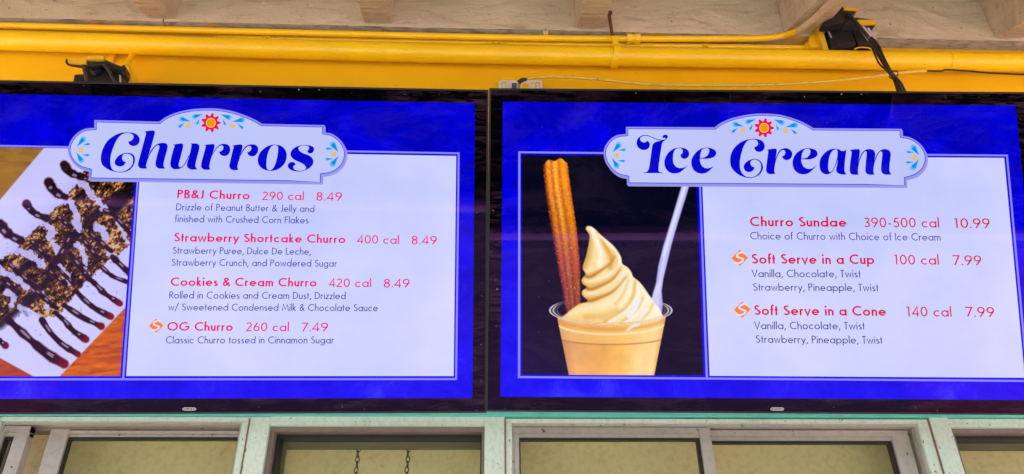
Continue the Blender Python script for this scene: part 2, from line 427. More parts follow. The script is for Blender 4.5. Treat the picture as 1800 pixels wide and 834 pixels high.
def window(x0, x1, yt, kind, base_x, sash=True):
    """window between photo x0 and x1 (at height 750), its head at photo yt"""
    g = base_x
    fr = MB()
    a, b = X(x0), X(x1); zt_ = Z(yt, g)
    def band(y0, y1, Y, d, mb, xa=a, xb=b):   # horizontal band between two photo heights at depth Y
        mb.box(xa, xb, Y, Y + d, Z(y1, g, Y), Z(y0, g, Y))
    if kind == 'fixed':
        band(yt, yt + 15.2, Yf + .001, .07, fr)
        f = fr.build('window', m_alum, stand, bevel=.001)
        r = MB(); zz = Z(yt + 15.2, g, Yf + .001) + .0005
        # grimy bevelled reveal
        r.box(a, b, Yf + .012, Yf + .07, zz - .012, zz)
        r.box(a, a + .011, Yf + .012, Yf + .07, zb, zz - .0125); r.box(b - .006, b, Yf + .012, Yf + .07, zb, zz - .0125)
        r.build('reveal', m_trim, f)
        q = MB(); z2 = zz - .0127; q.box(a + .0115, b - .0065, Yf + .035, Yf + .07, z2 - .008, z2)
        q.box(a + .0115, a + .0185, Yf + .035, Yf + .07, zb, z2 - .008); q.box(b - .0095, b - .0065, Yf + .035, Yf + .07, zb, z2 - .008)
        q.build('gasket', m_gasket, f)
        MB().box(a + .012, b - .007, Yf + .06, Yf + .064, zb, z2 - .001).build('pane', m_glass, f)
        st = MB(); z3 = z2 - .0005; st.box(a + .017, b - .009, Yf + .072, Yf + .085, z3 - .022, z3)
        st.box(a + .0165, a + .026, Yf + .072, Yf + .085, zb, z3 - .022)
        st.build('inner_bead', mat('olive_bead', (.16, .14, .08), .6), f)
    else:
        band(yt, yt + 9, Yf + .001, .07, fr)
        f = fr.build('window', m_alum, stand, bevel=.001)
        zz = Z(yt + 9, g, Yf + .001) - .0003
        t1 = MB(); t1.box(a, b, Yf + .006, Yf + .07, zz - .005, zz)
        t1.box(a, a + (.012 if kind != 'slide_left' else .012), Yf + .003, Yf + .07, zb, zz - .0055); t1.box(b - .014, b, Yf + .003, Yf + .07, zb, zz - .0055)
        t1.build('outer_frame', m_alum2, f, bevel=.0008)
    return f, a, b

# window 2 and 5: fixed
window(473, 852, 733, 'fixed', 660); window(1671, 1990, 736.5, 'fixed', 1760)

def sash_window(x0, x1, yt, sashes, gx, jamb=(8, 12)):
    """a slider: head and jambs, a dark track, then sashes given as (left, right, depth, left stile px, right stile px, head px)"""
    a, b = X(x0), X(x1)
    hd = MB(); hd.box(a, b, Yf + .001, Yf + .07, Z(yt + 7.5, gx), Z(yt, gx)); z1 = Z(yt + 7.5, gx) - .0003
    ja, jb = X(x0 + jamb[0]), X(x1 - jamb[1])
    hd.box(a, ja, Yf + .001, Yf + .07, zb, z1); hd.box(jb, b, Yf + .001, Yf + .07, zb, z1)
    f = hd.build('window', m_alum, stand, bevel=.001)
    t = MB(); t.box(ja + .0003, jb - .0003, Yf + .008, Yf + .07, z1 - .006, z1)
    t.box(ja + .0003, ja + .0055, Yf + .008, Yf + .07, zb, z1 - .0063); t.box(jb - .0055, jb - .0003, Yf + .008, Yf + .07, zb, z1 - .0063)
    t.build('head_track', m_alum2, f, bevel=.0006)
    d = MB(); d.box(ja + .006, jb - .006, Yf + .030, Yf + .07, z1 - .013, z1 - .0065); d.build('track_groove', m_trim, f)
    for (sa, sb, dep, ls, rs, hp) in sashes:
        xa, xb = X(sa), X(sb); Y0 = Yf + dep; zt2 = z1 - .0065 - dep * .12
        s = MB(); hh = hp / 1300 * 1.77
        s.box(xa, xb, Y0, Y0 + .022, zt2 - hh * .62, zt2)
        s.box(xa, xb, Y0 + .004, Y0 + .022, zt2 - hh, zt2 - hh * .62 - .0003)
        lw, rw = ls / 1300 * 1.75, rs / 1300 * 1.75
        s.box(xa, xa + lw, Y0 - .001, Y0 + .022, zb, zt2 - hh * .62 - .0004 if ls < 14 else zt2 - .0004); s.box(xb - rw, xb, Y0 - .001, Y0 + .022, zb, zt2 - hh * .62 - .0004 if rs < 14 else zt2 - .0004)
        so_ = s.build('sash', m_alum2, f, bevel=.0008)
        gk = MB(); gk.box(xa + lw + .0003, xb - rw - .0003, Y0 + .006, Y0 + .02, zt2 - hh - .006, zt2 - hh - .0003)
        gk.box(xa + lw + .0003, xa + lw + .0035, Y0 + .006, Y0 + .02, zb, zt2 - hh - .006); gk.box(xb - rw - .007, xb - rw - .0003, Y0 + .006, Y0 + .02, zb, zt2 - hh - .006)
        gk.build('gasket', m_gasket, f)
        MB().box(xa + lw, xb - rw, Y0 + .010, Y0 + .013, zb, zt2 - hh - .001).build('pane', m_glass, f)
    return f
# window 1 (left), with two sashes meeting near photo x 60..120
sash_window(-4, 437, 733, [(-2, 50, .010, 8, 22, 17), (78, 422, .030, 30, 4, 12)], 220, (2, 13))
# window 3/4
sash_window(888, 1637, 736.5, [(904, 1249, .008, 8, 19, 17), (1232, 1603, .026, 10, 30, 17)], 1240, (12, 22))
for p in (437, 888, 1634.5):
    MB().box(X(p - 1.3), X(p + 1.3), Yf - .0012, Yf + .01, zb, Z(736, p)).build('sealant_bead', mat('brown_sealant', (.17, .10, .045), .7), stand)
for (p, q) in ((1247.5, 735), (640, 741), (1380, 741), (1740, 748), (1700, 745), (1480, 739.5)):
    s = MB(); c = px(p, q, Yf - .0005); s.tube([c, c + Vector((0, .004, 0)) - Vector((0, .006, 0))], .0024 if p == 1247.5 else .0012, 8); s.build('screw', m_trim, stand)

# ================================================================== pipes
def line_pts(pts, Y): return [px(x, y, Y) for x, y in pts]
Yp = YW - .050
pz0 = px(0, 72, Yp); pz1 = px(1800, 108, Yp)
def onpipe(x):      # centre line of the big pipe at photo x
    return px(x, float(np.interp(x, (-900, -450, 0, 450, 900, 1350, 1800, 2250, 2700), (44, 58, 71, 85.2, 96.4, 103.6, 110.2, 116, 121))), Yp)
wp = empty('water_pipe', (0, Yp, pz0.z), 'thick glossy yellow pipe running along the wall above both screens', 'pipe')
rp = .0290
A, B = onpipe(-900), onpipe(2700)
mbp = MB(); mbp.tube(curve3([px(x, y, Yp) for x, y in ((-900, 44), (-450, 58), (0, 71), (450, 85.2), (900, 96.4), (1350, 103.6), (1800, 110.2), (2250, 116), (2700, 121))], 6), rp, 32); mbp.build('pipe_run', m_pipe, wp, True)
c = onpipe(1667); MB().tube([c - Vector((.004, 0, 0)), c + Vector((.004, 0, 0))], rp + .0022, 32).build('joint_ring', m_pipe, wp, True)
c = px(1667, 92, Yp - rp * .4); MB().tube([c + Vector((0, 0, -.002)), c + Vector((0, -.001, .008))], [.005, .003], 8).build('bolt', m_pipe, wp, True)
# hanger strap round the pipe and its rusty rod
c = onpipe(1082)
st = MB(); n = 28; hwid = .0105
pr = [(math.cos(R(a)) * (rp + .002), math.sin(R(a)) * (rp + .002)) for a in np.linspace(-100, 200, n)]
ring = []
for s_ in (-hwid, hwid):
    for rr in (rp + .0012, rp + .0062):
        ring.append([Vector((c.x + s_ + (.004 * math.sin(R(a))), c.y - math.cos(R(a)) * rr * (1) , c.z + math.sin(R(a)) * rr)) for a in np.linspace(-95, 265, n)])
for i in range(n - 1):
    v = [ring[0][i], ring[1][i], ring[3][i], ring[2][i], ring[0][i + 1], ring[1][i + 1], ring[3][i + 1], ring[2][i + 1]]
    st.add(v, [(1, 2, 6, 5), (0, 1, 5, 4), (2, 3, 7, 6), (3, 0, 4, 7)])
st.build('hanger_strap', m_pipe, wp, True)
t0 = px(1080, 78, Yp - .024); t1 = px(1074, 62, Yp - .024)
MB().prism([px(1079, 82, Yp - .028), px(1089, 82, Yp - .028), px(1085, 63, Yp - .028), px(1074, 63, Yp - .028)], (0, .004, 0)).build('strap_tab', m_pipe, wp, bevel=.0008)
MB().tube([px(1077, 66, Yp - .02), px(1073.5, 45, Yp - .02), px(1071, 27, Yp - .02)], .0052, 8).build('hanger_rod', m_rust, wp, True)
for xx, yy in ((1072, 25),):
    c = px(xx, yy, Yp - .02); MB().tube([c, c + Vector((0, 0, .008))], .008, 6).build('rod_nut', m_rust, wp)

# thin conduit under the beige board that bends up over it
Yc = YW - .045
cp = empty('conduit', tuple(px(900, 66, Yc)), 'thin conduit along the board, yellow then beige where it bends up beside the bracket', 'pipe')
rc = .0098
base = [(-700, 26), (-300, 36.5), (0, 45), (450, 56.2), (900, 66.6), (1120, 68.6), (1300, 68.2), (1350, 66.8)]
za, zb_ = px(0, 45, Yc), px(900, 67, Yc)
P3 = [px(x, y, Yc) for x, y in base]
def under_rafter(x, y, gap):      # point on the sight line just below the sloping rafter undersides
    p = px(x, y, Yl); d = p - Vector((0, 0, CAMZ)); k = d.z / d.y
    return px(x, y, min(Yc, Yl - max(0, (p.z - zr + gap)) / (k - slope)))
up3 = [under_rafter(1375, 63, .014), under_rafter(1398, 56, .014), under_rafter(1418, 43, .014)]
up4 = [under_rafter(1437, 27, .012), under_rafter(1456, 9, .014), under_rafter(1480, -16, .014), under_rafter(1530, -70, .014), under_rafter(1600, -150, .014)]
whole = curve3(P3 + up3 + up4, 8); cut = 8 * (len(P3) + 1) + 2
MB().tube(whole[:cut + 1], rc, 16).build('conduit_run', m_pipe, cp, True)
MB().tube(whole[cut:], rc, 16).build('painted_bend', m_bend, cp, True)
def coupling(x, y, Y, segs, parent, r, name='coupling', dirx=1, m=m_pipe):
    for (a, b, k_, nn) in segs:
        p, q = px(x + a, y, Y), px(x + b, y, Y); q.z = p.z
        MB().tube([p, q], r * k_, nn).build(name, m, parent, nn > 8, bevel=.0006 if nn < 9 else 0)
coupling(1110, 68.4, Yc, [(-9, -1, 1.75, 6), (-.8, 5.3, 1.45, 14), (5.5, 14.5, 1.75, 6)], cp, rc)
# pipe clamp on the conduit
c = px(959.5, 67.2, Yc)
cl = MB(); cl.tube([c - Vector((.0065, 0, 0)), c + Vector((.0065, 0, 0))], rc + .0022, 16)
cl.build('clamp_band', m_pipe, cp, True)
MB().prism([px(954.5, 62, Yl - .003), px(963.5, 62, Yl - .003), px(963.8, 50, Yl - .003), px(961.5, 46.8, Yl - .003), px(957, 46.8, Yl - .003), px(954.5, 50, Yl - .003)], (0, .0025, 0)).build('clamp_tab', m_beige, cp, bevel=.0006)
c = px(959, 53, Yl - .004); MB().tube([c, c + Vector((0, -.004, 0))], .004, 10).build('screw', m_grey, cp)

# second small conduit half hidden between the big pipe and the wall
Yd = YW - .018
sc = empty('small_conduit', tuple(px(1200, 80, Yd)), 'slim yellow conduit peeking over the thick pipe and ending at the right bracket', 'pipe')
MB().tube([px(380, 66.5, Yd), px(700, 73, Yd), px(1000, 79, Yd), px(1425, 84.5, Yd)], .0085, 12).build('conduit_run', m_pipe, sc, True)
coupling(1428, 83, Yd - .01, [(-12, -4.5, 1.65, 6), (-4.2, 1, 1.2, 12), (1.2, 11, 1.55, 12)], sc, .0095, 'end_fitting')
for p_, q_ in ((472, 65.5), (862, 76.5), (872, 76.2), (882, 76.6), (1240, 80)):
    c = px(p_, q_, Yd - .012); MB().box(c.x - .006, c.x + .006, c.y - .004, c.y + .008, c.z - .004, c.z + .004).build('clip', m_pipe, sc, bevel=.001)

# ================================================================== screen mounts
def poly(name, pts, Y, depth, m, parent, bevel=.0012, dx=0, dz=0):
    return MB().prism([px(x, y, Y) for x, y in pts], (dx, depth, dz), 0).build(name, m, parent, bevel=bevel)
m_ychip = mat('yellow_overspray', (.76, .44, .02), .45, build=weather((.82, .50, .02), (.3, .18, .02), .7, 40, (1, 1, 1), .4, 150))
# left: pivot head, its painted flanges, strut and yellow gusset
lm = empty('screen_mount', tuple(px(180, 130, 1.55)), 'black pivot mount with paint edged flanges above the left screen', 'mount', 'mounts carrying the screens')
ym = YW - .20
poly('pivot_plate', [(146, 116), (152, 113), (180, 114), (213, 122), (216, 130), (214, 150), (150, 150)], ym + .02, .04, m_black, lm)
poly('flange', [(120, 112), (151, 117), (150.5, 111.5), (115, 110)], ym - .005, .012, m_dgrey, lm)
poly('painted_lip', [(119, 109.5), (119.5, 103.2), (151.5, 104.8), (151, 112)], ym - .014, .008, m_ychip, lm, .0008)
poly('end_lug', [(114.5, 110), (115.5, 103.2), (117.8, 103.8), (118.5, 109.8)], ym - .012, .01, m_dgrey, lm, .0006)
poly('flange', [(152, 105.5), (183, 104.5), (219, 119), (219.5, 124), (190, 118), (152, 107)], ym - .004, .02, m_black, lm)
poly('painted_lip', [(151.2, 104.8), (152.5, 98.5), (165, 97.8), (183.5, 98.4), (182, 104), (174, 104.8)], ym - .012, .01, m_ychip, lm, .0008)
poly('side_arm', [(183, 104), (219, 119.5), (218, 121.5), (186, 110)], ym - .008, .02, m_dgrey, lm)
poly('web', [(152, 107), (176, 114), (170, 116), (152, 115)], ym - .006, .01, m_dgrey, lm)
MB().tube([px(147, 115, ym - .004), px(155, 150, ym - .03)], .0052, 8).build('strut', m_dgrey, lm, True)
MB().tube([px(182, 114, ym - .008), px(190, 122, ym - .016), px(205, 150, ym - .04)], .0042, 8).build('strut', m_dgrey, lm, True)
c = px(168, 122, ym + .01); MB().tube([c, c + Vector((0, .01, -.004)) ], .012, 14).build('knuckle', m_dgrey, lm, True)
poly('lower_block', [(127, 150), (130.5, 131), (148, 130), (150, 150)], ym + .03, .08, m_black, lm, .003)
poly('knob', [(211, 122), (214, 114.5), (219, 113.5), (221, 119), (220.5, 130), (215, 133)], ym + .0, .03, m_dgrey, lm, .003)
poly('label_strip', [(209.5, 131), (212, 133), (213, 144), (210, 144)], ym + .0, .004, m_label, lm, .0003)
gs = empty('wall_bracket', tuple(px(230, 125, YW)), 'yellow gusset bracket on the wall beside the left screen mount', 'bracket')
poly('gusset', [(221, 117), (231, 117), (250, 150), (210, 150)], YW - .075, .074, m_yel, gs, .002)
poly('front_plate', [(221, 117), (227, 116.5), (229, 150), (207, 150), (219.5, 130)], YW - .079, .0038, m_pipe, gs, .001)
MB().tube(curve3([px(242, 86, YW - .02), px(234, 96, YW - .03), px(224, 112, YW - .055), px(219, 122, YW - .07)], 5), .0085, 10).build('brace_tube', m_pipe, gs, True)
MB().box(px(190, 100, YW - .012).x, px(201, 100, YW - .012).x, YW - .012, YW - .0005, px(195, 112, YW).z, px(195, 86, YW).z).build('back_plate', m_yel, gs, bevel=.001)

# right: bracket with open lid holding two power adapters
yr = YW - .12
rm = empty('screen_mount', tuple(px(1480, 60, yr)), 'black bracket with raised paint edged lid above the right screen', 'mount', 'mounts carrying the screens')
poly('yellow_cheek', [(1422, 68), (1433, 48), (1447, 80), (1447, 83), (1424, 83)], yr + .07, .04, m_yel, rm, .002)
poly('edge_plate', [(1433, 44), (1440, 44), (1446, 52), (1457, 88), (1449, 90)], yr + .05, .03, m_ychip, rm, .001)
poly('tray', [(1441, 44), (1504, 42), (1534, 60), (1541, 90), (1456, 90)], yr + .095, .02, m_black, rm, .002)
poly('lid', [(1446, 39.5), (1465, 30), (1481, 11), (1508, 17.5), (1496, 27.5), (1480, 41), (1448, 44)], yr + .0, .03, m_black, rm, .002)
poly('painted_lip', [(1482, 10.5), (1507.5, 14.5), (1509, 18), (1484.5, 16)], yr - .006, .008, m_ychip, rm, .0008)
poly('side_flap', [(1490, 33), (1506, 31), (1533, 34.5), (1541, 36), (1541, 41), (1508, 42), (1484, 43)], yr + .02, .05, m_dgrey, rm, .002)
poly('painted_lip', [(1507, 34.6), (1533, 35.2), (1541, 35.6), (1540.6, 41.2), (1508, 42.4)], yr + .012, .009, m_ychip, rm, .0008)
poly('inner_web', [(1452, 41), (1482, 30), (1500, 34), (1490, 45)], yr + .025, .03, m_dgrey, rm, .002)
MB().tube(curve3([px(1502, 87, yr + .03), px(1512, 83.5, yr + .028), px(1528, 85, yr + .03), px(1534, 89, yr + .04)], 4), .0022, 6).build('cable_tie', m_ychip, rm, True)
def adapter(pts, top, label, Y):
    e = empty('power_adapter', tuple(px(pts[0][0], pts[0][1], Y)), label, 'power adapter', 'power adapters in the right bracket')
    poly('case', pts, Y, .05, m_black, e, .004)
    poly('end_cap', top, Y - .004, .03, mat('adapter_front', (.02, .021, .024), .3), e, .003)
    return e
a1 = adapter([(1453, 52), (1458, 45.5), (1493, 44), (1505, 76), (1504, 82), (1462, 85)], [(1470, 76), (1473, 73.5), (1504, 72.5), (1505.5, 76), (1504, 79), (1472, 81)], 'left black power adapter with a pale label in the bracket', yr + .045)
poly('label', [(1454.5, 54), (1456.5, 52.5), (1462.5, 66), (1461, 67.5)], yr + .0425, .001, m_label, a1, .0002)
adapter([(1495, 45), (1513, 43.5), (1531, 70), (1531, 81), (1508, 80)], [(1507, 74), (1530, 72), (1531, 77), (1508, 79)], 'right black power adapter tucked behind the cables', yr + .05)
# cables
pc = empty('power_cable', tuple(px(1500, 30, yr)), 'black power cables dropping from the bracket behind the right screen', 'cable')
MB().tube(curve3([px(1482, 31, yr + .01), px(1492, 28, yr - .008), px(1503, 38, yr - .012), px(1522, 60, yr - .012), px(1536, 80, yr - .012), px(1546, 100, yr - .02), px(1562, 124, yr - .03), px(1577, 141, yr - .02), px(1586, 162, yr + .02)], 6), .0052, 10).build('thick_cable', m_cable, pc, True)
MB().tube(curve3([px(1516, 52, yr + .0), px(1530, 66, yr - .006), px(1543, 82, yr - .01), px(1552, 102, yr - .018), px(1562, 122, yr - .026), px(1572, 138, yr - .02), px(1580, 162, yr + .02)], 6), .0058, 10).build('thick_cable', m_cable, pc, True)
MB().tube(curve3([px(1533, 84, yr + .01), px(1538, 97, yr - .01), px(1546, 113, yr - .018), px(1558, 124, yr - .024), px(1566, 132, yr - .03), px(1582, 143, yr - .02), px(1592, 162, yr + .02)], 6), .0026, 8).build('thin_cable', m_cable, pc, True)
poly('sleeve', [(1514, 47), (1519, 45.5), (1533, 62), (1528, 68)], yr - .016, .012, m_label, pc, .002)
poly('sleeve', [(1524, 49), (1528, 49), (1540.5, 69), (1537, 70)], yr - .012, .002, m_label, pc, .0005)
for i, q in enumerate(((1571, 132),)):
    c = px(q[0], q[1], yr - .024); n = 14
    MB().tube([c + Vector((math.cos(2 * math.pi * k_ / n) * .0115, math.sin(2 * math.pi * k_ / n) * .0115, -.004 * math.sin(2 * math.pi * k_ / n))) for k_ in range(n + 1)], .0016, 6).build('zip_tie', m_cable, pc, True)
c = px(1565, 135, yr - .03); MB().tube([c + Vector((math.cos(2 * math.pi * k_ / 10) * .0035, 0, math.sin(2 * math.pi * k_ / 10) * .0035)) for k_ in range(11)], .0011, 6).build('tie_loop', m_cable, pc, True)

yc = YW - .09
yel = [(922, 139.5), (932, 138), (955, 136), (985, 135.6), (1015, 137.2), (1060, 140.5), (1100, 145), (1145, 148.5), (1200, 150.2), (1260, 150.6), (1350, 149.6), (1440, 144.5), (1500, 139), (1545, 133.5), (1590, 127.5), (1628, 125)]
dc = empty('data_cable', tuple(px(1300, 150, yc)), 'yellow painted data cable sagging over the right screen', 'cable')
MB().tube(curve3([px(x, y, yc) for x, y in yel], 5), .0046, 10).build('jacket', m_ycable, dc, True)
MB().tube(curve3([px(1628, 125, yc), px(1655, 125.2, yc + .01), px(1662, 123, yc + .02), px(1700, 125, yc + .02), px(1745, 129, yc + .02), px(1790, 131, yc + .02), px(1850, 136, yc + .03), px(1900, 150, yc + .05)], 5), .0026, 8).build('unpainted_length', m_cable, dc, True)
MB().tube([px(911, 146, yc + .004), px(917, 141.5, yc), px(925.5, 139.4, yc)], [.007, .0065, .0048], 10).build('plug', m_black, dc, True)

def outlet(x0, x1, label, blue):
    Y = YW - .014
    e = empty('outlet_box', tuple(px(x0, 150, YW)), label, 'outlet', 'outlets behind the top edge of the right screen')
    poly('cover_plate', [(x0, 162), (x0, 144), (x0 + 3.5, 140.6), (x1 - 2.5, 140.6), (x1, 144), (x1, 162)], Y, .0135, m_cream, e, .002)
    w_ = (x0 + 5.5, x0 + 13) if blue else (x1 - 12, x1 - 4.5)
    poly('socket_rim', [(w_[0], 162), (w_[0], 144.6), (w_[1], 144.6), (w_[1], 162)], Y - .0022, .003, m_grey, e, .0004)
    poly('socket', [(w_[0] + 1.2, 162), (w_[0] + 1.2, 146), (w_[1] - 1, 146), (w_[1] - 1, 162)], Y - .003, .003, m_cream, e, .0004)
    if blue:
        poly('insert', [(x0 + 23, 162), (x0 + 23, 146), (x0 + 32, 146), (x0 + 32, 162)], Y - .006, .008, m_blueplug, e, .0006)
    else:
        poly('insert', [(x0 + 3, 162), (x0 + 3, 146.5), (x0 + 14, 146.5), (x0 + 14, 162)], Y - .002, .003, m_ychip, e, .0006)
outlet(876.6, 910, 'cream outlet box with a blue socket insert just above the right screen corner', True)
outlet(915, 953.5, 'cream outlet box under the yellow cable plug', False)

# ================================================================== chains behind the glass
ych = YW + .088
def link_mesh():
    mb = MB(); n = 18; pts = []
    for i in range(n + 1):
        a = 2 * math.pi * i / n
        x = .0043 * math.sin(a) * (1.0 - .35 * math.cos(a)); z = .0078 * math.cos(a)
        pts.append(Vector((x, 0, z)))
    mb.tube(pts, .00125, 6, caps=False); return mb
lk = None
for (x0, lab) in ((632.5, 'left of two steel chains hanging behind the glass under the left screen'), (719.5, 'right of two steel chains hanging behind the glass under the left screen')):
    p = px(x0, 762, ych); e = empty('hanging_chain', tuple(p), lab, 'chain', 'chains hanging inside the window')
    for i in range(26):
        if lk is None:
            lk = link_mesh().build('chain_link', m_chain, e, True); o = lk
        else:
            o = lk.copy(); COL.objects.link(o); o.parent = e
            o.matrix_parent_inverse = Matrix.Translation(-e.location)
        o.location = (p.x - (.0006 * math.sin(i * 2)), p.y, p.z - .0122 * i); o.rotation_euler = (0, R(random.uniform(-4, 4)), R(20 if i % 2 else 78))

# ================================================================== the two menu screens
TV = {
 'L': dict(c=(-0.62434062, 1.47972149, 0.82053131), x=(0.99991282, 0.01015469, 0.00844062), u=(-0.00385, -0.38724264, 0.9219698)),
 'R': dict(c=(0.64879914, 1.45536122, 0.817783), x=(0.99927145, -0.03520856, -0.01472857), u=(7.78606502e-04, -3.67030239e-01, 9.30208685e-01)),
}
TW, TH = 1.21, 1.21 * 9 / 16

# ---- plain monoline sans lettering drawn as strokes (cap height 1)
def arc(cx, cy, rx, ry, a0, a1, n=None):
    n = n or max(4, int(abs(a1 - a0) / 15))
    return [(cx + rx * math.cos(R(a0 + (a1 - a0) * i / n)), cy + ry * math.sin(R(a0 + (a1 - a0) * i / n))) for i in range(n + 1)]
def glyph(ch, w):
    h = w / 2; x = .64; r = x / 2; rr = r - h; A = 1.07; D = -.28
    bowl = lambda cx: arc(cx, r, rr, rr, 0, 360, 24)
    G = {
     'a': ([bowl(r), [(2 * r - h, 0), (2 * r - h, x)]], 2 * r),
     'b': ([bowl(r), [(h, 0), (h, A)]], 2 * r), 'd': ([bowl(r), [(2 * r - h, 0), (2 * r - h, A)]], 2 * r),
     'p': ([bowl(r), [(h, D), (h, x)]], 2 * r), 'g': ([bowl(r), [(2 * r - h, x), (2 * r - h, -.02)] + arc(r, -.02, rr, .27 - h, 0, -160)[1:]], 2 * r),
     'c': ([arc(r, r, rr, rr, 48, 312)], 2 * r - .08), 'e': ([[(h, r), (2 * r - h, r)] + arc(r, r, rr, rr, 0, 318)[1:]], 2 * r),
     'o': ([bowl(r)], 2 * r), 'f': ([[(.12, 0), (.12, A - .2)] + arc(.27, A - .2, .15, .2 - h, 180, 75)[1:], [(0, x - h), (.27, x - h)]], .27),
     'h': ([[(h, 0), (h, A)], arc(.24, x - .24, .24 - h, .24 - h, 180, 0) + [(.48 - h, 0)]], .48),
     'n': ([[(h, 0), (h, x)], arc(.24, x - .24, .24 - h, .24 - h, 180, 0) + [(.48 - h, 0)]], .48),
     'm': ([[(h, 0), (h, x)], arc(.22, x - .22, .22 - h, .22 - h, 180, 0) + [(.44 - h, 0)], arc(.66 - w, x - .22, .22 - h, .22 - h, 180, 0) + [(.88 - w - h, 0)]], .88 - w),
     'u': ([[(.47 - h, 0), (.47 - h, x)], [(h, x)] + arc(.235, .235, .235 - h, .235 - h, 180, 360) + [(.47 - h, .235)]], .47),
     'r': ([[(h, 0), (h, x)], arc(.23, x - .24, .23 - h, .24 - h, 180, 62)], .32),
     'i': ([[(h, 0), (h, x)], ('dot', h, .90)], w), 'l': ([[(h, 0), (h, A)]], w),
     'k': ([[(h, 0), (h, A)], [(.42 - h, x), (h + .02, .30)], [(.13, .36), (.45 - h, 0)]], .44),
     't': ([[(.12, 0), (.12, .90)], [(0, x - h), (.25, x - h)]], .26),
     's': ([arc(.2, x - .165, .155 - h * .5, .165 - h, 40, 255, 10) + arc(.2, .175, .175 - h * .5, .175 - h, 75, -145, 10)], .38),
     'v': ([[(.03, x), (.25, .02), (.47, x)]], .5), 'y': ([[(.03, x), (.26, .06)], [(.50, x), (.12, D)]], .5),
     'w': ([[(.03, x), (.21, .03), (.385, x - .04), (.56, .03), (.74, x)]], .77),
     'z': ([[(.03, x - h), (.37, x - h), (.04, h), (.39, h)]], .41),
     'B': ([[(h, h), (h, 1 - h), (.24, 1 - h)] + arc(.24, .765, .235 - h, .235 - h, 90, -90) + [(h, .53)], [(.24, .53)] + arc(.25, .265, .27 - h, .265 - h / 2, 90, -90)[0:] + [(h, h)]], .52),
     'C': ([arc(.5, .5, .5 - h, .5 - h, 52, 308)], .80), 'G': ([arc(.5, .5, .5 - h, .5 - h, 50, 345) + [(.96 - h, .48), (.55, .48)]], .98),
     'O': ([arc(.5, .5, .5 - h, .5 - h, 0, 360, 36)], 1.0),
     'D': ([[(h, h), (h, 1 - h), (.22, 1 - h)] + arc(.22, .5, .48 - h, .5 - h, 90, -90)[1:] + [(h, h)]], .70),
     'F': ([[(h, 0), (h, 1 - h), (.46, 1 - h)], [(h, .55), (.43, .55)]], .46),
     'I': ([[(h, 0), (h, 1)]], w), 'J': ([[(.32 - h, 1), (.32 - h, .22)] + arc(.13, .2, .19 - h, .2 - h, 0, -120)], .33),
     'L': ([[(h, 1), (h, h), (.42, h)]], .42), 'M': ([[(.03, 0), (.17, .97), (.44, .2), (.71, .97), (.85, 0)]], .88),
     'P': ([[(h, 0), (h, 1 - h), (.24, 1 - h)] + arc(.24, .735, .265 - h, .265 - h, 90, -90) + [(h, .47)]], .5),
     'R': ([[(h, 0), (h, 1 - h), (.24, 1 - h)] + arc(.24, .735, .265 - h, .265 - h, 90, -90) + [(h, .47)], [(.22, .47), (.52, 0)]], .52),
     'S': ([arc(.27, .755, .22 - h * .5, .245 - h, 38, 250, 12) + arc(.26, .27, .25 - h * .5, .27 - h, 75, -150, 12)], .52),
     'T': ([[(.22, 0), (.22, 1)], [(0, 1 - h), (.44, 1 - h)]], .44), 'V': ([[(.03, 1), (.34, .02), (.65, 1)]], .66),
     '0': ([arc(.3, .5, .3 - h, .5 - h, 0, 360, 30)], .6), '1': ([[(.26, 0), (.26, 1 - h), (.08, .93)]], .42),
     '2': ([arc(.28, .72, .24 - h * .6, .28 - h, 165, -30) + [(.05, h), (.56, h)]], .57),
     '3': ([arc(.27, .75, .21 - h * .5, .25 - h, 150, -90), [(.27, .5 + h)] + arc(.27, .27, .26 - h, .27 - h, 90, -150)], .54),
     '4': ([[(.45, 0), (.45, .99), (.04, .26), (.60, .26)]], .60),
     '5': ([[(.50, 1 - h), (.22, 1 - h), (.12, .57)] + arc(.27, .32, .28 - h, .32 - h, 120, -150)], .56),
     '6': ([arc(.3, .31, .3 - h, .31 - h, 0, 360, 24), [(.40, 1.0), (.06, .45)]], .6),
     '7': ([[(.03, 1 - h), (.54, 1 - h), (.17, 0)]], .57),
     '8': ([arc(.27, .745, .225 - h * .6, .255 - h, 0, 360, 20), arc(.27, .27, .27 - h, .27 - h * .6, 0, 360, 24)], .54),
     '9': ([arc(.3, .69, .3 - h, .31 - h, 0, 360, 24), [(.20, 0), (.54, .55)]], .6),
     '&': ([[(.66, 0), (.20, .62)] + arc(.31, .78, .155, .20 - h, 210, -40) + [(.10, .40)] + arc(.25, .23, .22 - h * .5, .23 - h, 150, 290) + [(.60, .42)]], .66),
     '.': ([('dot', h * 1.1, h * 1.1)], w * 1.1), ',': ([[(.13, .13), (.03, -.17)]], .16), '/': ([[(0, -.12), (.42, 1.08)]], .42),
     '-': ([[(.04, .36), (.31, .36)]], .35), ' ': ([], .26),
    }
    return G[ch]
def ribbon(pts, w):
    """mitred ribbon along a 2D polyline, butt ends"""
    P = [Vector(p) for p in pts]
    Q = [P[0]]
    for p in P[1:]:
        if (p - Q[-1]).length > 1e-4: Q.append(p)
    P = Q; n = len(P); closed = (P[0] - P[-1]).length < 2e-3 and n > 5
    if closed: P = P[:-1]; n -= 1
    out = []
    for i in range(n):
        a = P[i] - P[i - 1] if (i > 0 or closed) else P[1] - P[0]
        b = P[(i + 1) % n] - P[i] if (i < n - 1 or closed) else a
        a = a.normalized(); b = b.normalized()
        na = Vector((-a.y, a.x)); nb = Vector((-b.y, b.x)); m = na + nb
        m = nb if m.length < .15 else m.normalized()
        k = min(1 / max(m.dot(na), .25), 2.1)
        out.append((P[i] + m * w / 2 * k, P[i] - m * w / 2 * k))
    fs = [(2 * i, 2 * i + 1, 2 * ((i + 1) % n) + 1, 2 * ((i + 1) % n)) for i in range(n if closed else n - 1)]
    return [v for o in out for v in o], fs
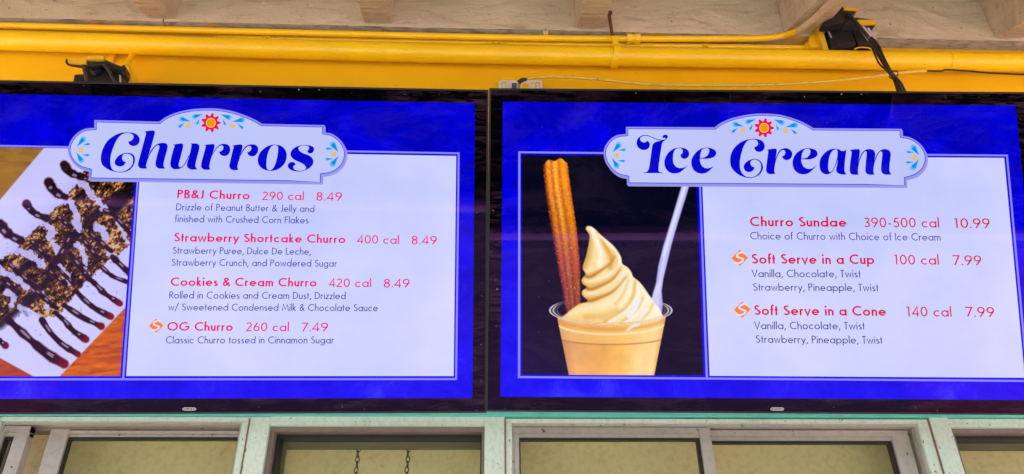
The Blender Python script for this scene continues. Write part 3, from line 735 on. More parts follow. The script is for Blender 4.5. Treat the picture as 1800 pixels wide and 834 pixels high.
def text_polys(s, w, track):
    x = 0; polys = []
    for ch in s:
        st_, adv = glyph(ch, w)
        for q in st_:
            if q[0] == 'dot':
                rr = w * .62; v = [Vector((x + q[1] + rr * math.cos(2 * math.pi * k_ / 12), q[2] + rr * math.sin(2 * math.pi * k_ / 12))) for k_ in range(12)]
                polys.append((v, [tuple(range(12))]))
            else:
                v, f = ribbon(q, w); polys.append(([Vector((p.x + x, p.y)) for p in v], f))
        x += adv + track
    return polys, x - track

# ---- display lettering of the two headings: outlines (x, y in steps of 1/8.34 px from a corner), * marks a sharp point
def ol(s, ox, oy, k=8.34, shift=0):
    out = []
    for tkn in s.split():
        c = tkn.endswith('*'); a, b = tkn.rstrip('*').split(',')
        out.append((ox + (float(a) - shift) / k, oy + float(b) / k, c))
    return out
T_L = [
 [ol('440,113 350,122 250,165 160,240 100,340 70,440 66,520 90,590 150,640 220,675 290,692 350,698 420,690 490,660 540,600 565,530 560,470 530,430 490,415 440,412 380,425 320,460 280,510 268,550 285,590 330,610 375,608 410,585 432,540* 400,535 380,505 378,470 400,435 450,424 490,434 525,464 537,510 530,570 500,620 450,660 400,681 350,688 290,683 240,658 215,610 205,540 210,460 235,370 280,260 330,180 390,135 450,124 500,127 535,150 545,180 525,220 500,235 472,242* 475,275 500,300 540,312 590,300 625,265 634,215 615,165 570,130 510,115', 170, 220)],
 [ol('155,103* 200,92 270,84 300,88 315,105 308,150 270,290 237,400 212,478* 248,392 300,323 350,283 400,268 440,265 480,275 500,305 497,360 475,440 450,530 443,590 450,620 470,640* 440,643 380,642 345,625 325,590 325,550 345,460 375,350 380,315 367,300 347,304 314,331 274,385 238,443 215,500 195,560 187,600 195,630 210,638* 170,643 110,640 80,620 68,585 75,540 105,430 150,260 180,150 185,125 178,110', 235, 220)],
 [ol('72,297* 120,283 190,273 220,278 230,300 222,350 195,460 168,560 162,595 175,615 195,620 230,595 270,530 300,470 325,430* 335,390 347,320 350,290 340,275* 400,273 440,280 465,305 465,350 440,450 415,550 408,600 420,635 435,652* 400,657 340,655 300,630 283,595 292,540 328,440* 300,500 268,560 235,605 190,640 130,653 80,645 48,610 40,565 50,500 80,380 103,310 95,300', 295, 220)],
 [ol('528,303* 580,290 650,283 680,287 690,305 680,360 655,440 634,497* 662,422 705,350 742,307 780,286 824,280 874,288 909,320 919,365 904,415 869,450 819,457 774,435 756,395* 789,385 814,355 816,320 799,304 776,304 738,329 697,383 660,441 634,510 619,570 614,620 626,655* 570,660 520,650 495,620 492,590 500,540 530,430 560,320 555,308', 295, 220)],
 [ol('350,310* 400,298 470,288 500,292 515,315 505,370 480,450 460,503* 485,432 520,365 560,316 610,291 665,287 715,300 742,340 742,385 720,430 690,455 645,464 605,445 583,405* 610,395 640,365 642,330 630,314 602,311 563,338 524,387 493,441 467,510 448,570 440,620 455,660* 400,667 350,655 325,625 322,590 335,530 365,400 385,325 378,314', 365, 220)],
 [ol('280,290 370,310 430,365 453,440 440,530 395,600 330,650 260,672 200,675 120,655 60,610 30,545 35,470 70,400 130,340 200,303', 450, 220),
  ol('280,298 315,310 327,350 320,430 300,530 270,610 235,655 200,667 165,645 155,590 160,500 180,410 210,345 245,307', 450, 220)],
 [ol('710,298 620,312 550,350 512,405 515,460 560,510 640,548 700,580 733,620 725,655 690,670 640,676 590,666 558,645 550,615 560,600 583,583* 570,558 535,545 495,555 470,590 475,625 510,660 570,680 640,685 710,673 790,630 835,580 843,530 820,480 770,445 700,420 650,390 625,355 635,325 670,309 715,305 760,311 780,335 775,360 752,385* 765,410 800,420 835,405 853,365 845,330 810,310 760,299', 450, 220)],
]
T_R = [
 [ol('195,109 240,113 310,140 370,164 415,175 468,178* 490,171 497,158 490,150 475,150 458,156* 455,135 465,112 495,103 522,112 530,140 515,165 485,190 460,210 445,240 435,300 415,430 398,560 395,620 410,650 458,660* 458,667* 175,667* 175,660* 220,650 245,620 260,570 280,430 298,300 310,250 345,215 400,197 445,190* 400,185 340,165 280,138 220,121 170,124 135,142 125,165 140,200 180,218 215,208 232,190* 262,220 268,255 250,300 210,325 160,327 105,300 76,250 78,190 105,145 150,117', 1110, 225)],
 [ol('285,293 200,310 120,370 70,460 65,540 90,610 150,660 220,672 290,655 350,610 390,570 418,540* 380,570 330,590 270,590 220,560 195,510 190,430 205,350 240,310 285,302 320,315 333,345 325,375 300,400* 310,435 350,458 395,445 425,405 420,350 385,315 340,298', 1160, 225)],
 [ol('685,294 600,310 520,370 465,460 460,540 485,610 540,658 610,675 680,660 740,615 785,565 812,540* 770,572 720,592 660,592 610,555 587,500 583,453* 650,458 720,453 780,435 820,395 820,350 790,320 740,300', 1160, 225),
  ol('680,303 630,312 602,350 589,410 590,444* 640,440 690,410 718,360 718,322 705,306', 1160, 225)],
 [ol('400,165 300,180 200,230 120,310 75,410 68,500 85,580 140,650 220,705 300,731 370,737 440,722 500,687 540,625 550,570 530,515 490,475 430,458 370,468 310,500 270,550 270,600 300,640 350,652 395,635 420,600 423,577* 390,570 367,535 368,500 390,477 430,468 480,487 515,530 520,590 500,650 455,698 400,723 340,726 280,705 235,655 212,580 213,480 240,350 280,250 330,190 390,174 440,180 472,210 470,255 422,290* 435,330 475,355 525,350 565,315 575,265 555,215 510,180 450,167', 1275, 225)],
 [ol('95,328* 150,315 220,308 245,315 250,345 240,420 222,518* 237,446 265,377 300,327 345,305 400,303 445,325 475,365 475,410 450,455 400,477 350,460 325,420* 355,408 375,375 368,342 345,328 317,339 283,378 252,441 228,530 217,600 215,640 230,675* 170,683 120,672 97,640 95,600 105,500 125,350 118,335', 1335, 225)],
 [ol('240,301 165,318 85,370 35,450 22,530 45,610 100,665 170,685 240,675 300,635 345,590 380,545* 340,580 290,603 230,600 180,565 155,510 148,460* 220,467 290,462 350,440 388,400 380,350 345,320 290,305', 1390, 225),
  ol('240,311 195,325 167,370 155,420 156,452* 210,448 250,425 280,380 283,342 270,317', 1390, 225)],
 [ol('640,308 560,325 480,385 430,460 417,540 430,620 470,670 530,685 590,662 635,597 668,520 684,462* 677,530 662,600 668,645 700,675 760,688 812,685* 790,650 783,610 790,500 812,320* 780,340 740,340 690,315', 1390, 225),
  ol('645,320 600,350 565,420 548,510 545,600 560,645 580,652 603,632 637,570 660,500 676,440 683,370 678,332 665,320', 1390, 225)],
 [ol('185,338* 240,320 310,315 335,322 343,350 335,420 319,522* 337,446 363,386 400,341 440,320 490,315 535,328 563,365 565,420 549,522* 567,446 595,386 632,341 670,320 720,315 770,335 793,375 790,440 778,540 775,620 785,660 808,687* 750,690 700,685 665,660 652,610 655,540 668,420 668,370 655,350 633,358 603,402 573,471 552,540 542,610 542,650 557,688* 500,692 450,680 425,650 422,600 430,500 440,390 438,357 422,347 403,359 373,403 343,471 323,550 315,610 315,660 327,688* 270,692 220,683 197,650 193,600 203,500 220,370 213,345', 1470, 225)],
]
def cr(s, ox, oy, k): return ol(s, ox, oy, k)
PL_L = (cr('345,165* 940,180* 1000,137 1080,102 1180,76 1280,62 1407,58', 100, 180, 5.21)
        + cr('200,64 320,88 430,125 520,166 578,200* 1150,212* 1150,278* 1220,293 1290,343 1335,408 1350,470 1335,545 1290,610 1215,655 1130,672* 1128,742*', 350, 180, 5.21)
        + cr('295,712* 300,628* 220,605 160,563 117,500 105,430 135,345 200,275 270,243 345,237*', 100, 180, 5.21))
PL_R = (cr('280,187* 1145,192* 1200,152 1290,111 1400,81 1500,64 1600,57', 1050, 190, 5.56)
        + cr('150,66 260,92 370,130 450,171 497,200* 1360,207* 1365,275* 1440,290 1520,335 1578,400 1606,475 1600,545 1565,612 1500,665 1405,697* 1405,770*', 1340, 190, 5.56)
        + cr('290,752* 288,683* 200,660 130,605 80,530 62,450 75,380 120,315 190,270 280,257*', 1050, 190, 5.56))

LINES_L = [
 ('b', 'PB&J Churro', 311.6, 348.7, 438.9, 351, 14.6), ('m', '290 cal', 461.2, 352, 534, 352.4, 14.6), ('m', '8.49', 556.2, 352.9, 601.2, 353.3, 14.8),
 ('l', 'Drizzle of Peanut Butter & Jelly and', 309.8, 370, 552.6, 373.2, 11.9), ('l', 'finished with Crushed Corn Flakes', 307.6, 390.8, 542.2, 393.4, 11.9),
 ('b', 'Strawberry Shortcake Churro', 306.2, 424.8, 606.9, 427.9, 14.8), ('m', '400 cal', 628.1, 428.4, 701.3, 429.3, 14.8), ('m', '8.49', 723.5, 429.8, 767.9, 430.2, 14.8),
 ('l', 'Strawberry Puree, Dulce De Leche,', 304, 446.4, 546.3, 448.3, 12), ('l', 'Strawberry Crunch, and Powdered Sugar', 301.9, 467.4, 592.2, 469.4, 12),
 ('b', 'Cookies & Cream Churro', 300, 502.9, 556.2, 504.2, 15), ('m', '420 cal', 578.3, 504.9, 652.4, 505.1, 15), ('m', '8.49', 674.6, 505.6, 719.9, 505.9, 15),
 ('l', 'Rolled in Cookies and Cream Dust, Drizzled', 297.6, 525, 607.5, 526.3, 12.2), ('l', 'w/ Sweetened Condensed Milk & Chocolate Sauce', 296, 546, 664.1, 547.5, 12.2),
 ('b', 'OG Churro', 294, 581.7, 409.1, 582.1, 15.4), ('m', '260 cal', 432.5, 582.5, 507.7, 582.7, 15.4), ('m', '7.49', 529.2, 582.9, 576.5, 582.9, 15.4),
 ('l', 'Classic Churro tossed in Cinnamon Sugar', 291.5, 604, 587, 604.1, 12.4)]
LINES_R = [
 ('b', 'Churro Sundae', 1318.4, 398, 1487.7, 399.2, 16.7), ('m', '390-500 cal', 1518.6, 399.9, 1650.9, 400.5, 17), ('m', '10.99', 1676.3, 401.1, 1740.2, 401.5, 17),
 ('l', 'Choice of Churro with Choice of Ice Cream', 1318.8, 421.2, 1653.2, 423.6, 13),
 ('b', 'Soft Serve in a Cup', 1321.6, 463.8, 1536.7, 464.8, 17), ('m', '100 cal', 1571, 465.4, 1650.3, 465.8, 17.2), ('m', '7.99', 1674.3, 466.3, 1725.2, 466.8, 17.2),
 ('l', 'Vanilla, Chocolate, Twist', 1321.6, 487.5, 1512.8, 488.1, 13), ('l', 'Strawberry, Pineapple, Twist', 1323.8, 511.3, 1543.9, 512.4, 13),
 ('b', 'Soft Serve in a Cone', 1326, 554, 1557.3, 555.8, 17.2), ('m', '140 cal', 1592.5, 556.5, 1672.4, 557.1, 17.4), ('m', '7.99', 1696.6, 557.1, 1747.8, 557.7, 17.4),
 ('l', 'Vanilla, Chocolate, Twist', 1326, 578.9, 1519.9, 579.6, 13.2), ('l', 'Strawberry, Pineapple, Twist', 1328.6, 602.9, 1551.1, 604.6, 13.2)]
RED = {'L': (232, 8, 92), 'R': (214, 6, 62)}
NAVY = {'L': (8, 30, 152), 'R': (14, 26, 124)}

# ---- food pictures: smooth colour fields written on a fine grid of the screen plane
def vnoise(x, y, s, seed=0, oct=4):
    """value noise, vectorised"""
    out = np.zeros_like(x); amp = 1; tot = 0
    for o in range(oct):
        X_, Y_ = x / s, y / s; xi, yi = np.floor(X_), np.floor(Y_); fx, fy = X_ - xi, Y_ - yi
        fx = fx * fx * (3 - 2 * fx); fy = fy * fy * (3 - 2 * fy)
        hsh = lambda a, b: np.modf(np.abs(np.sin(a * 127.1 + b * 311.7 + seed * 17.3 + o * 5.1) * 43758.5453))[0]
        v = (hsh(xi, yi) * (1 - fx) + hsh(xi + 1, yi) * fx) * (1 - fy) + (hsh(xi, yi + 1) * (1 - fx) + hsh(xi + 1, yi + 1) * fx) * fy
        out += v * amp; tot += amp; amp *= .55; s = s / 2
    return out / tot
def sdist(x, y, pts):
    """distance to polyline, and 0..1 position along it, signed side"""
    best = np.full(x.shape, 1e9); tt = np.zeros_like(x); sg = np.zeros_like(x); L_ = [0]
    for a, b in zip(pts[:-1], pts[1:]): L_.append(L_[-1] + math.hypot(b[0] - a[0], b[1] - a[1]))
    for i, (a, b) in enumerate(zip(pts[:-1], pts[1:])):
        dx, dy = b[0] - a[0], b[1] - a[1]; l2 = dx * dx + dy * dy
        t = np.clip(((x - a[0]) * dx + (y - a[1]) * dy) / l2, 0, 1)
        d = np.hypot(x - a[0] - t * dx, y - a[1] - t * dy); m = d < best
        best = np.where(m, d, best); tt = np.where(m, (L_[i] + t * math.sqrt(l2)) / L_[-1], tt)
        sg = np.where(m, np.sign((x - a[0]) * dy - (y - a[1]) * dx), sg)
    return best, tt, sg
def inside(x, y, poly_):
    r = np.zeros(x.shape, bool); n = len(poly_)
    for i in range(n):
        x0, y0 = poly_[i]; x1, y1 = poly_[(i + 1) % n]
        if y0 == y1: continue
        c = ((y0 > y) != (y1 > y)) & (x < (x1 - x0) * (y - y0) / (y1 - y0) + x0); r ^= c
    return r
def soft_in(x, y, poly_, s=.7):
    d, _, _ = sdist(x, y, list(poly_) + [poly_[0]]); d = np.where(inside(x, y, poly_), d, -d)
    return np.clip(d / s * .5 + .5, 0, 1)
class Paint:
    def __init__(p, x, y, c): p.x, p.y = x, y; p.c = np.ones((len(x), 3)) * np.array(c, float)
    def lay(p, a, c):
        c = np.array(c, float) if not isinstance(c, np.ndarray) else c
        p.c = p.c * (1 - a[:, None]) + c * a[:, None]
    def stroke(p, pts, r, c, soft=.7, op=1., taper=False):
        pts = [tuple(v) for v in catmull([(a, b, 0) for a, b in pts], False, 4)]
        d, t, s = sdist(p.x, p.y, pts)
        rr = r * (1 - t) + r * .2 * t if taper else (r if not isinstance(r, tuple) else r[0] * (1 - t) + r[1] * t)
        p.lay(np.clip((rr - d) / soft + .5, 0, 1) * op, c); return d, t, s

def paint_churros(x, y):
    P = Paint(x, y, (150, 104, 44))
    g = vnoise(x * .35 + y * .1, y, 9, 3); P.c = P.c * (0.82 + .4 * g)[:, None]
    wood = np.clip((x + y * 1.02 - 735) / 1.2, 0, 1)
    # lower wood: warm orange with grain
    gr = vnoise(x * .18, y + x * .12, 4.5, 9, 5)
    wc = np.stack([150 + 95 * gr, 50 + 75 * gr, 4 + 14 * gr], 1)
    P.lay(((x * .62 + y) > 600).astype(float), wc)
    P.lay(((x < 60) & (y > 600)).astype(float) * .55, (150, 50, 60))
    plate = [(86.5, 250), (330, 240), (330, 423), (220, 541.5), (105.5, 661.5), (100, 668), (62, 668), (57, 661), (0, 629.5), (-160, 545), (-160, 520), (0, 352)]
    shade = vnoise(x, y, 90, 5, 2)
    pc = np.stack([192 + 18 * shade, 190 + 18 * shade, 250 + 5 * shade], 1)
    P.lay(soft_in(x, y, plate, 1.1), pc)
    P.stroke([(95, 305), (0, 408), (-60, 470)], 6, (200, 200, 255), 12, .3)
    P.stroke([(130, 330), (40, 425), (-40, 510)], 14, (170, 168, 238), 22, .35)
    # powder and crumb shadow on the plate around the pastry
    # pastry mass
    mass = [(147, 300), (138, 322), (128, 331), (112, 352), (100, 364), (86, 378), (76, 391), (64, 402), (52, 412), (40, 424), (26, 440), (8, 452), (-20, 478), (-110, 560), (-110, 640), (-30, 598), (0, 572), (14, 560), (30, 545), (44, 538), (60, 548), (74, 560), (84, 555), (96, 558), (110, 545), (122, 528), (136, 513), (150, 496), (165, 482), (182, 468), (200, 452), (214, 444), (228, 432), (250, 420), (250, 300)]
    wob = 3.2 * (vnoise(x, y, 9, 21, 3) - .5) * 2
    md = soft_in(x + wob, y + wob * .7, mass, 1.3)
    n1 = vnoise((x * .80 - y * .60) * .36, x * .60 + y * .80, 9, 31, 5); n2 = vnoise((x * .8 - y * .6) * .5, x * .6 + y * .8, 3.0, 41, 3); n3 = vnoise(x, y, 26, 51, 3)
    n4 = vnoise(x, y, 2.2, 47, 2); v = np.clip((n1 * .62 + n2 * .55 + n3 * .25 + n4 * .35 - .72) * 2.6, 0, 1)
    pal = np.array([[14, 7, 14], [42, 22, 14], [82, 46, 20], [146, 90, 34], [212, 156, 84], [206, 188, 190]], float)
    vi = v * 4.6; i0 = np.clip(vi.astype(int), 0, 4); fr = (vi - i0)[:, None]
    P.lay(md, pal[i0] * (1 - fr) + pal[i0 + 1] * fr)
    # ridged rods: each churro runs up to the right, dark seams between
    for a in ([(182, 362), (150, 396), (128, 424), (110, 450), (88, 484), (66, 512), (30, 545), (0, 572)], [(248, 300), (218, 340), (196, 362), (182, 366)], [(236, 332), (205, 372)], [(60, 452), (20, 492), (-20, 525)]):
        P.stroke(a, 7, (14, 6, 12), 9, .85)
    for i in range(9):
        a0 = (110 - i * 16, 352 + i * 17)
        P.stroke([(a0[0] + 20, a0[1] + 6), (a0[0] + 48, a0[1] + 40), (a0[0] + 66, a0[1] + 66)], 3.2, (22, 10, 10), 4.5, .35)
    # icing sugar drifts
    W_ = (206, 200, 246)
    def drift(pts, r, seed=0):
        q = [tuple(v) for v in catmull([(a, b, 0) for a, b in pts], False, 4)]
        d, t, s = sdist(x, y, q); e = r * (.75 + .9 * (vnoise(x, y, 7, 60 + seed, 3) - .5) * 2)
        P.lay(np.clip((e - d) / 2.0 + .5, 0, 1) * .93, np.stack([W_[0] - 26 * vnoise(x, y, 5, 7, 2), W_[1] - 28 * vnoise(x, y, 5, 7, 2), W_[2] * np.ones_like(x)], 1))
    for i, (q, r) in enumerate([([(140, 318), (152, 330), (160, 342), (176, 358), (182, 366)], 7), ([(108, 352), (122, 356), (132, 372), (134, 392), (140, 404)], 7.5), ([(74, 395), (88, 404), (92, 425), (104, 444)], 8),
                                ([(30, 440), (46, 446), (64, 455), (76, 466)], 9), ([(-4, 472), (14, 482), (30, 490), (48, 506)], 8), ([(170, 400), (182, 404), (186, 420)], 7), ([(138, 430), (146, 446), (150, 462)], 6.5), ([(106, 470), (118, 484), (124, 498)], 6),
                                ([(60, 505), (78, 520), (84, 540)], 6), ([(14, 514), (24, 520), (20, 534)], 8), ([(192, 446), (200, 452)], 6), ([(205, 392), (214, 404), (224, 426)], 4), ([(150, 474), (156, 482)], 5), ([(34, 540), (60, 552), (70, 556)], 5)]):
        drift(q, r, i)
    # chocolate
    def choc(pts, r, end_red=True, hl=True):
        r = r * 1.14; q = [tuple(v) for v in catmull([(a, b, 0) for a, b in pts], False, 5)]
        d, t, s = sdist(x, y, q); rr = r * (.86 + .55 * (vnoise(t * 6 + r * 3.1, t * 0 + pts[0][0], 1.0, 5, 2) - .5))
        rr = rr * np.where(t > .8, 1.12, 1)
        P.lay(np.clip((rr * 1.28 - d) / 1.6 + .3, 0, 1) * .55, (120, 40, 60))
        a = np.clip((rr - d) / 1.0 + .5, 0, 1)
        base = np.stack([34 + 0 * x, 14 + 0 * x, 26 + 0 * x], 1)
        if end_red:
            e = np.clip((t - .8) / .2, 0, 1)[:, None]; base = base * (1 - e * .75) + np.array([150, 14, 20]) * e * .75
        P.lay(a, base)
        if hl:
            sp_ = np.clip((rr * .36 - np.abs(d * s - rr * .25)) / .9 + .4, 0, 1) * np.clip(np.sin(t * 13 + r * 3) * 1.8 - .3, 0, 1) * (t < .82)
            P.lay(np.clip(sp_ * 1.2, 0, 1) * .68, (186, 172, 204))
    for q, r in [([(113, 290), (122, 302), (134, 308), (150, 313)], 6.2), ([(86, 321), (94, 334), (104, 342), (116, 347)], 6.6), ([(47, 359), (56, 371), (68, 379), (82, 384)], 6.4), ([(0, 394), (10, 407), (22, 416), (36, 423)], 7), ([(-60, 430), (-40, 452), (-10, 470)], 7)]:
        choc(q[::-1], r, False)
    for q, r in [([(184, 370), (200, 378), (214, 394), (232, 414)], 4), ([(160, 412), (176, 426), (196, 442)], 3.8), ([(104, 383), (114, 392), (126, 400)], 4), ([(148, 424), (160, 440), (174, 456)], 3.8), ([(57, 426), (70, 440), (86, 456)], 4.2), ([(122, 446), (138, 466), (156, 490)], 4.6), ([(18, 466), (40, 486), (66, 508)], 4), ([(86, 476), (100, 488), (116, 500)], 3.6), ([(0, 490), (14, 500), (34, 516)], 4.4), ([(100, 470), (112, 482), (130, 500)], 3), ([(66, 514), (82, 528), (100, 542)], 4.2), ([(120, 420), (110, 440), (96, 460)], 4)]:
        choc(q, r, False)
    for q, r in [([(155, 489), (168, 500), (184, 516), (211, 534)], 4.6), ([(134, 512), (148, 527), (168, 543), (195, 557)], 4.7), ([(113, 537), (132, 550), (150, 561), (178, 574)], 4.8), ([(97, 550), (113, 564), (129, 582), (151, 597)], 4.6), ([(74, 563), (88, 584), (110, 606), (137, 623)], 5.2), ([(14, 562), (38, 584), (63, 606), (87, 625), (113, 640)], 6.6), ([(179, 470), (200, 487), (236, 500)], 3.8), ([(198, 452), (212, 466), (240, 492)], 4.6), ([(-12, 590), (0, 600), (10, 608)], 4.8)]:
        choc(q, r, True)
    cr_ = vnoise(x, y, 4.2, 88, 2); ring = soft_in(x, y, [(100, 340), (20, 430), (10, 580), (120, 590), (235, 470), (235, 420), (150, 300)], 30)
    P.lay(np.clip((cr_ - .83) * 20, 0, 1) * ring * .7, (50, 28, 40))
    return P.c

def paint_sundae(x, y):
    P = Paint(x, y, (6, 6, 26))
    P.lay(np.clip((1010 - x) / 100, 0, 1) * np.clip((y - 470) / 180, 0, 1) * .5, (26, 14, 96))  # violet screen reflection at lower left put into the dark background
    P.lay(np.clip((y - 600) / 60, 0, 1) * np.clip((1230 - x) / 90, 0, 1) * .2, (40, 20, 90))
    # churro
    def edge(l):
        return np.interp(y, [284, 330, 397, 470, 551], [953.4, 957.5, 967, 980, 994.4]) if l == 0 else np.interp(y, [284, 340, 404, 459, 533], [997.5, 1005, 1014.3, 1020, 1021.4])
    def edge_old(l):  # left / right edge x at height y
        t = (y - 285) / (552 - 285); return (953.5 + 41.5 * t + 4 * np.sin(t * 2.2)) if l == 0 else (997.5 + 25 * t + 5 * np.sin(t * 3))
    xl, xr = edge(0), edge(1); jag = 1.1 * (vnoise(x, y, 2.6, 4, 2) - .5) * 2; u = (x + jag - xl) / (xr - xl)
    top = 288 - 8 * np.sin(np.clip(u, 0, 1) * 2.6) + 2.4 * np.cos(u * 13)
    a = np.clip(u * 40, 0, 1) * np.clip((1 - u) * 40, 0, 1) * np.clip((y - top) / 1.4, 0, 1) * (y < 556)
    st_u = [0, .07, .15, .25, .32, .38, .47, .57, .64, .71, .84, .93, 1.01]
    st_c = np.array([[80, 24, 8], [134, 54, 14], [214, 112, 30], [232, 140, 46], [192, 98, 20], [206, 112, 24], [248, 172, 66], [226, 128, 24], [192, 98, 12], [220, 126, 20], [242, 146, 28], [210, 108, 16], [140, 60, 10]], float)
    uu = np.clip(u + .012 * np.sin(y / 23), 0, 1); cc = np.stack([np.interp(uu, st_u, st_c[:, k_]) for k_ in range(3)], 1)
    sh = np.clip(1.1 - (y - 300) / 520, .55, 1.1); grain = .84 + .38 * vnoise(x, y, 2.1, 12, 2)
    cc = np.clip(cc * (sh * grain)[:, None], 0, 255); lo = np.clip((y - 395) / 60, 0, 1); cc[:, 1] *= 1 - .22 * lo; cc[:, 2] += 26 * lo  # lower part shifted red-violet: screen reflection put into the churro colour
    P.lay(a, cc); spk = vnoise(x, y, 1.7, 77, 1); P.lay(a * np.clip((spk - .86) * 12, 0, 1) * .65, (255, 205, 150))
    # spoon handle and bowl
    sp_ = [(1199.5, 322), (1213, 322), (1206, 345), (1192, 390), (1180, 432), (1172, 466), (1166, 490), (1163, 512), (1165, 535), (1164, 550), (1150, 552), (1140, 540), (1147, 520), (1153, 498), (1157, 468), (1166, 432), (1181, 384)]
    d_s, _, _ = sdist(x, y, [(1206, 322), (1186, 390), (1168, 450), (1158, 510), (1154, 545)])
    sc_ = np.stack([212 - 6 * d_s, 212 - 6 * d_s, 250 - 2 * d_s], 1); P.lay(soft_in(x, y, sp_, 1), np.clip(sc_, 120, 255))
    P.stroke([(1203, 330), (1183, 392), (1166, 450)], 1.6, (236, 238, 255), 3, .7)
    P.stroke([(1158, 500), (1150, 520), (1148, 540)], 3.4, (228, 230, 255), 4, .6)
    # soft serve
    cone = [(1030, 404), (1030.5, 400), (1033.5, 397.6), (1040, 399), (1048, 405), (1057, 414), (1068, 423), (1078, 432), (1086, 442), (1092, 453), (1094, 464), (1103, 470), (1110, 479), (1113, 487), (1122, 494), (1130, 503), (1139, 516), (1146, 526), (1154, 537), (1162, 549), (1160, 566), (1073, 572), (992, 562), (997, 551), (1006, 543), (1020, 534), (1033, 530), (1024, 520), (1023.5, 512), (1031, 505), (1024, 500), (1022.5, 492), (1029, 482), (1024.5, 474), (1025, 466), (1030, 452), (1034.5, 430), (1036, 414)]
    ca = soft_in(x, y, [tuple(v) for v in catmull([(p_[0], p_[1], 0) for p_ in cone], True, 3)], 1.1)
    lit = np.clip((x - 1010) / 150 + (560 - y) / 700, 0, 1)
    body = np.stack([246 + 8 * lit, 206 + 38 * lit, 118 + 96 * lit], 1)
    Q = Paint(x, y, (0, 0, 0)); Q.c = body
    AM, DK, WH, GL = (224, 158, 58), (184, 118, 34), (255, 247, 220), (240, 242, 255)
    folds = [[(1028, 484), (1036, 488), (1051, 479), (1072, 464), (1080, 452)], [(1022, 500), (1036, 509), (1055, 503), (1076, 492), (1090, 474)], [(1027, 528), (1040, 529), (1056, 523), (1078, 512), (1100, 488)]]
    for q in folds: Q.stroke([(a, b - 3.5) for a, b in q], 5.5, AM, 11, .85, True)
    Q.stroke([(1036, 410), (1036, 430), (1033, 452), (1026, 470)], 4.5, (214, 152, 62), 10, .8)
    Q.stroke([(1050, 412), (1062, 430), (1074, 452), (1072, 470)], 5, (222, 160, 54), 8, .85)
    Q.stroke([(1040, 402), (1050, 424), (1056, 446), (1054, 466)], 4.5, WH, 8, .95)
    Q.stroke([(1054, 414), (1072, 432), (1087, 452), (1090, 464)], 2.6, WH, 5, .9)
    Q.stroke([(1078, 442), (1084, 458), (1080, 474)], 2.2, (236, 190, 96), 6, .7)
    for q in folds: Q.stroke(q, 2.8, DK, 4.5, .9, True)
    for q in ([(1030, 478), (1050, 472), (1068, 460)], [(1030, 495), (1052, 492), (1074, 482), (1088, 468)], [(1032, 517), (1058, 514), (1082, 502), (1098, 484)]): Q.stroke(q, 2.6, WH, 8, .62)
    Q.stroke([(1004, 552), (1030, 543), (1062, 536), (1088, 522), (1104, 500)], 5, WH, 12, .6)
    Q.stroke([(1030, 558), (1060, 556), (1086, 546)], 4, (232, 170, 74), 9, .6)
    for q, c, w_, s_, o_ in [([(1062, 566), (1092, 549), (1112, 524), (1116, 496)], AM, 2.6, 6, .62), ([(1072, 566), (1102, 546), (1120, 520), (1122, 502)], WH, 2.6, 5, .85), ([(1092, 567), (1116, 548), (1130, 524)], AM, 2.0, 5, .5),
                             ([(1102, 567), (1126, 546), (1138, 522)], WH, 2.2, 4, .8), ([(1122, 567), (1140, 550), (1148, 534)], AM, 1.8, 4, .45), ([(1132, 566), (1148, 552), (1153, 540)], WH, 1.8, 4, .7),
                             ([(1082, 534), (1096, 516), (1104, 494)], AM, 1.8, 5, .45), ([(1088, 540), (1104, 520), (1112, 494)], WH, 2, 4, .7), ([(1106, 556), (1116, 542), (1122, 528)], GL, 4.4, 3.5, .9), ([(1124, 564), (1132, 552), (1136, 544)], GL, 2.2, 2.5, .8), ([(1092, 488), (1104, 478)], GL, 1.6, 3, .6)]:
        Q.stroke(q, w_, c, s_, o_)
    Q.c = np.clip(Q.c * (.975 + .05 * vnoise(x, y, 5, 14, 3))[:, None], 0, 255)
    P.lay(ca, Q.c)
    # cup body
    t = (y - 561) / (660 - 561); cl_ = 979.5 + 20 * t; crx = 1170 - 19.5 * t; u = (x - cl_) / (crx - cl_)
    rim_y = 548 + 21.5 * np.sqrt(np.clip(1 - ((x - 1073.7) / 106) ** 2, 0, 1))
    a = np.clip((x - cl_) / 1.0, 0, 1) * np.clip((crx - x) / 1.0, 0, 1) * np.clip((y - rim_y + 2) / 1.2, 0, 1)
    bc = np.stack([np.interp(u, [0, .1, .35, .6, .8, .95, 1], k_) for k_ in ([212, 236, 240, 249, 253, 253, 228], [142, 170, 170, 188, 214, 218, 172], [84, 104, 88, 94, 142, 150, 96])], 1)
    bc *= (.93 + .12 * vnoise(x, y, 18, 66, 3) + .04 * np.clip((y - 610) / 50, 0, 1))[:, None]
    P.lay(a, np.clip(bc, 0, 255))
    band = 592 + 14 * np.sqrt(np.clip(1 - ((x - 1073.7) / 95) ** 2, 0, 1))
    P.lay(a * np.clip((band - y) / 1.6, 0, 1) * .35, (255, 214, 130)); P.lay(a * np.clip(1 - np.abs(y - band) / 2.2, 0, 1) * .7, (178, 106, 44))
    b2 = 566 + 22 * np.sqrt(np.clip(1 - ((x - 1073.7) / 97) ** 2, 0, 1)); P.lay(a * np.clip(1 - np.abs(y - b2) / 3, 0, 1) * .8, (255, 240, 190)); P.lay(a * np.clip(1 - np.abs(y - b2 + 9) / 6, 0, 1) * .5, (214, 140, 46))
    P.stroke([(1104, 580), (1112, 574), (1122, 571)], 2.4, (240, 240, 255), 3, .8)
    # rim rings
    el = np.hypot((x - 1073.7) / 107, (y - 546) / 24.5)
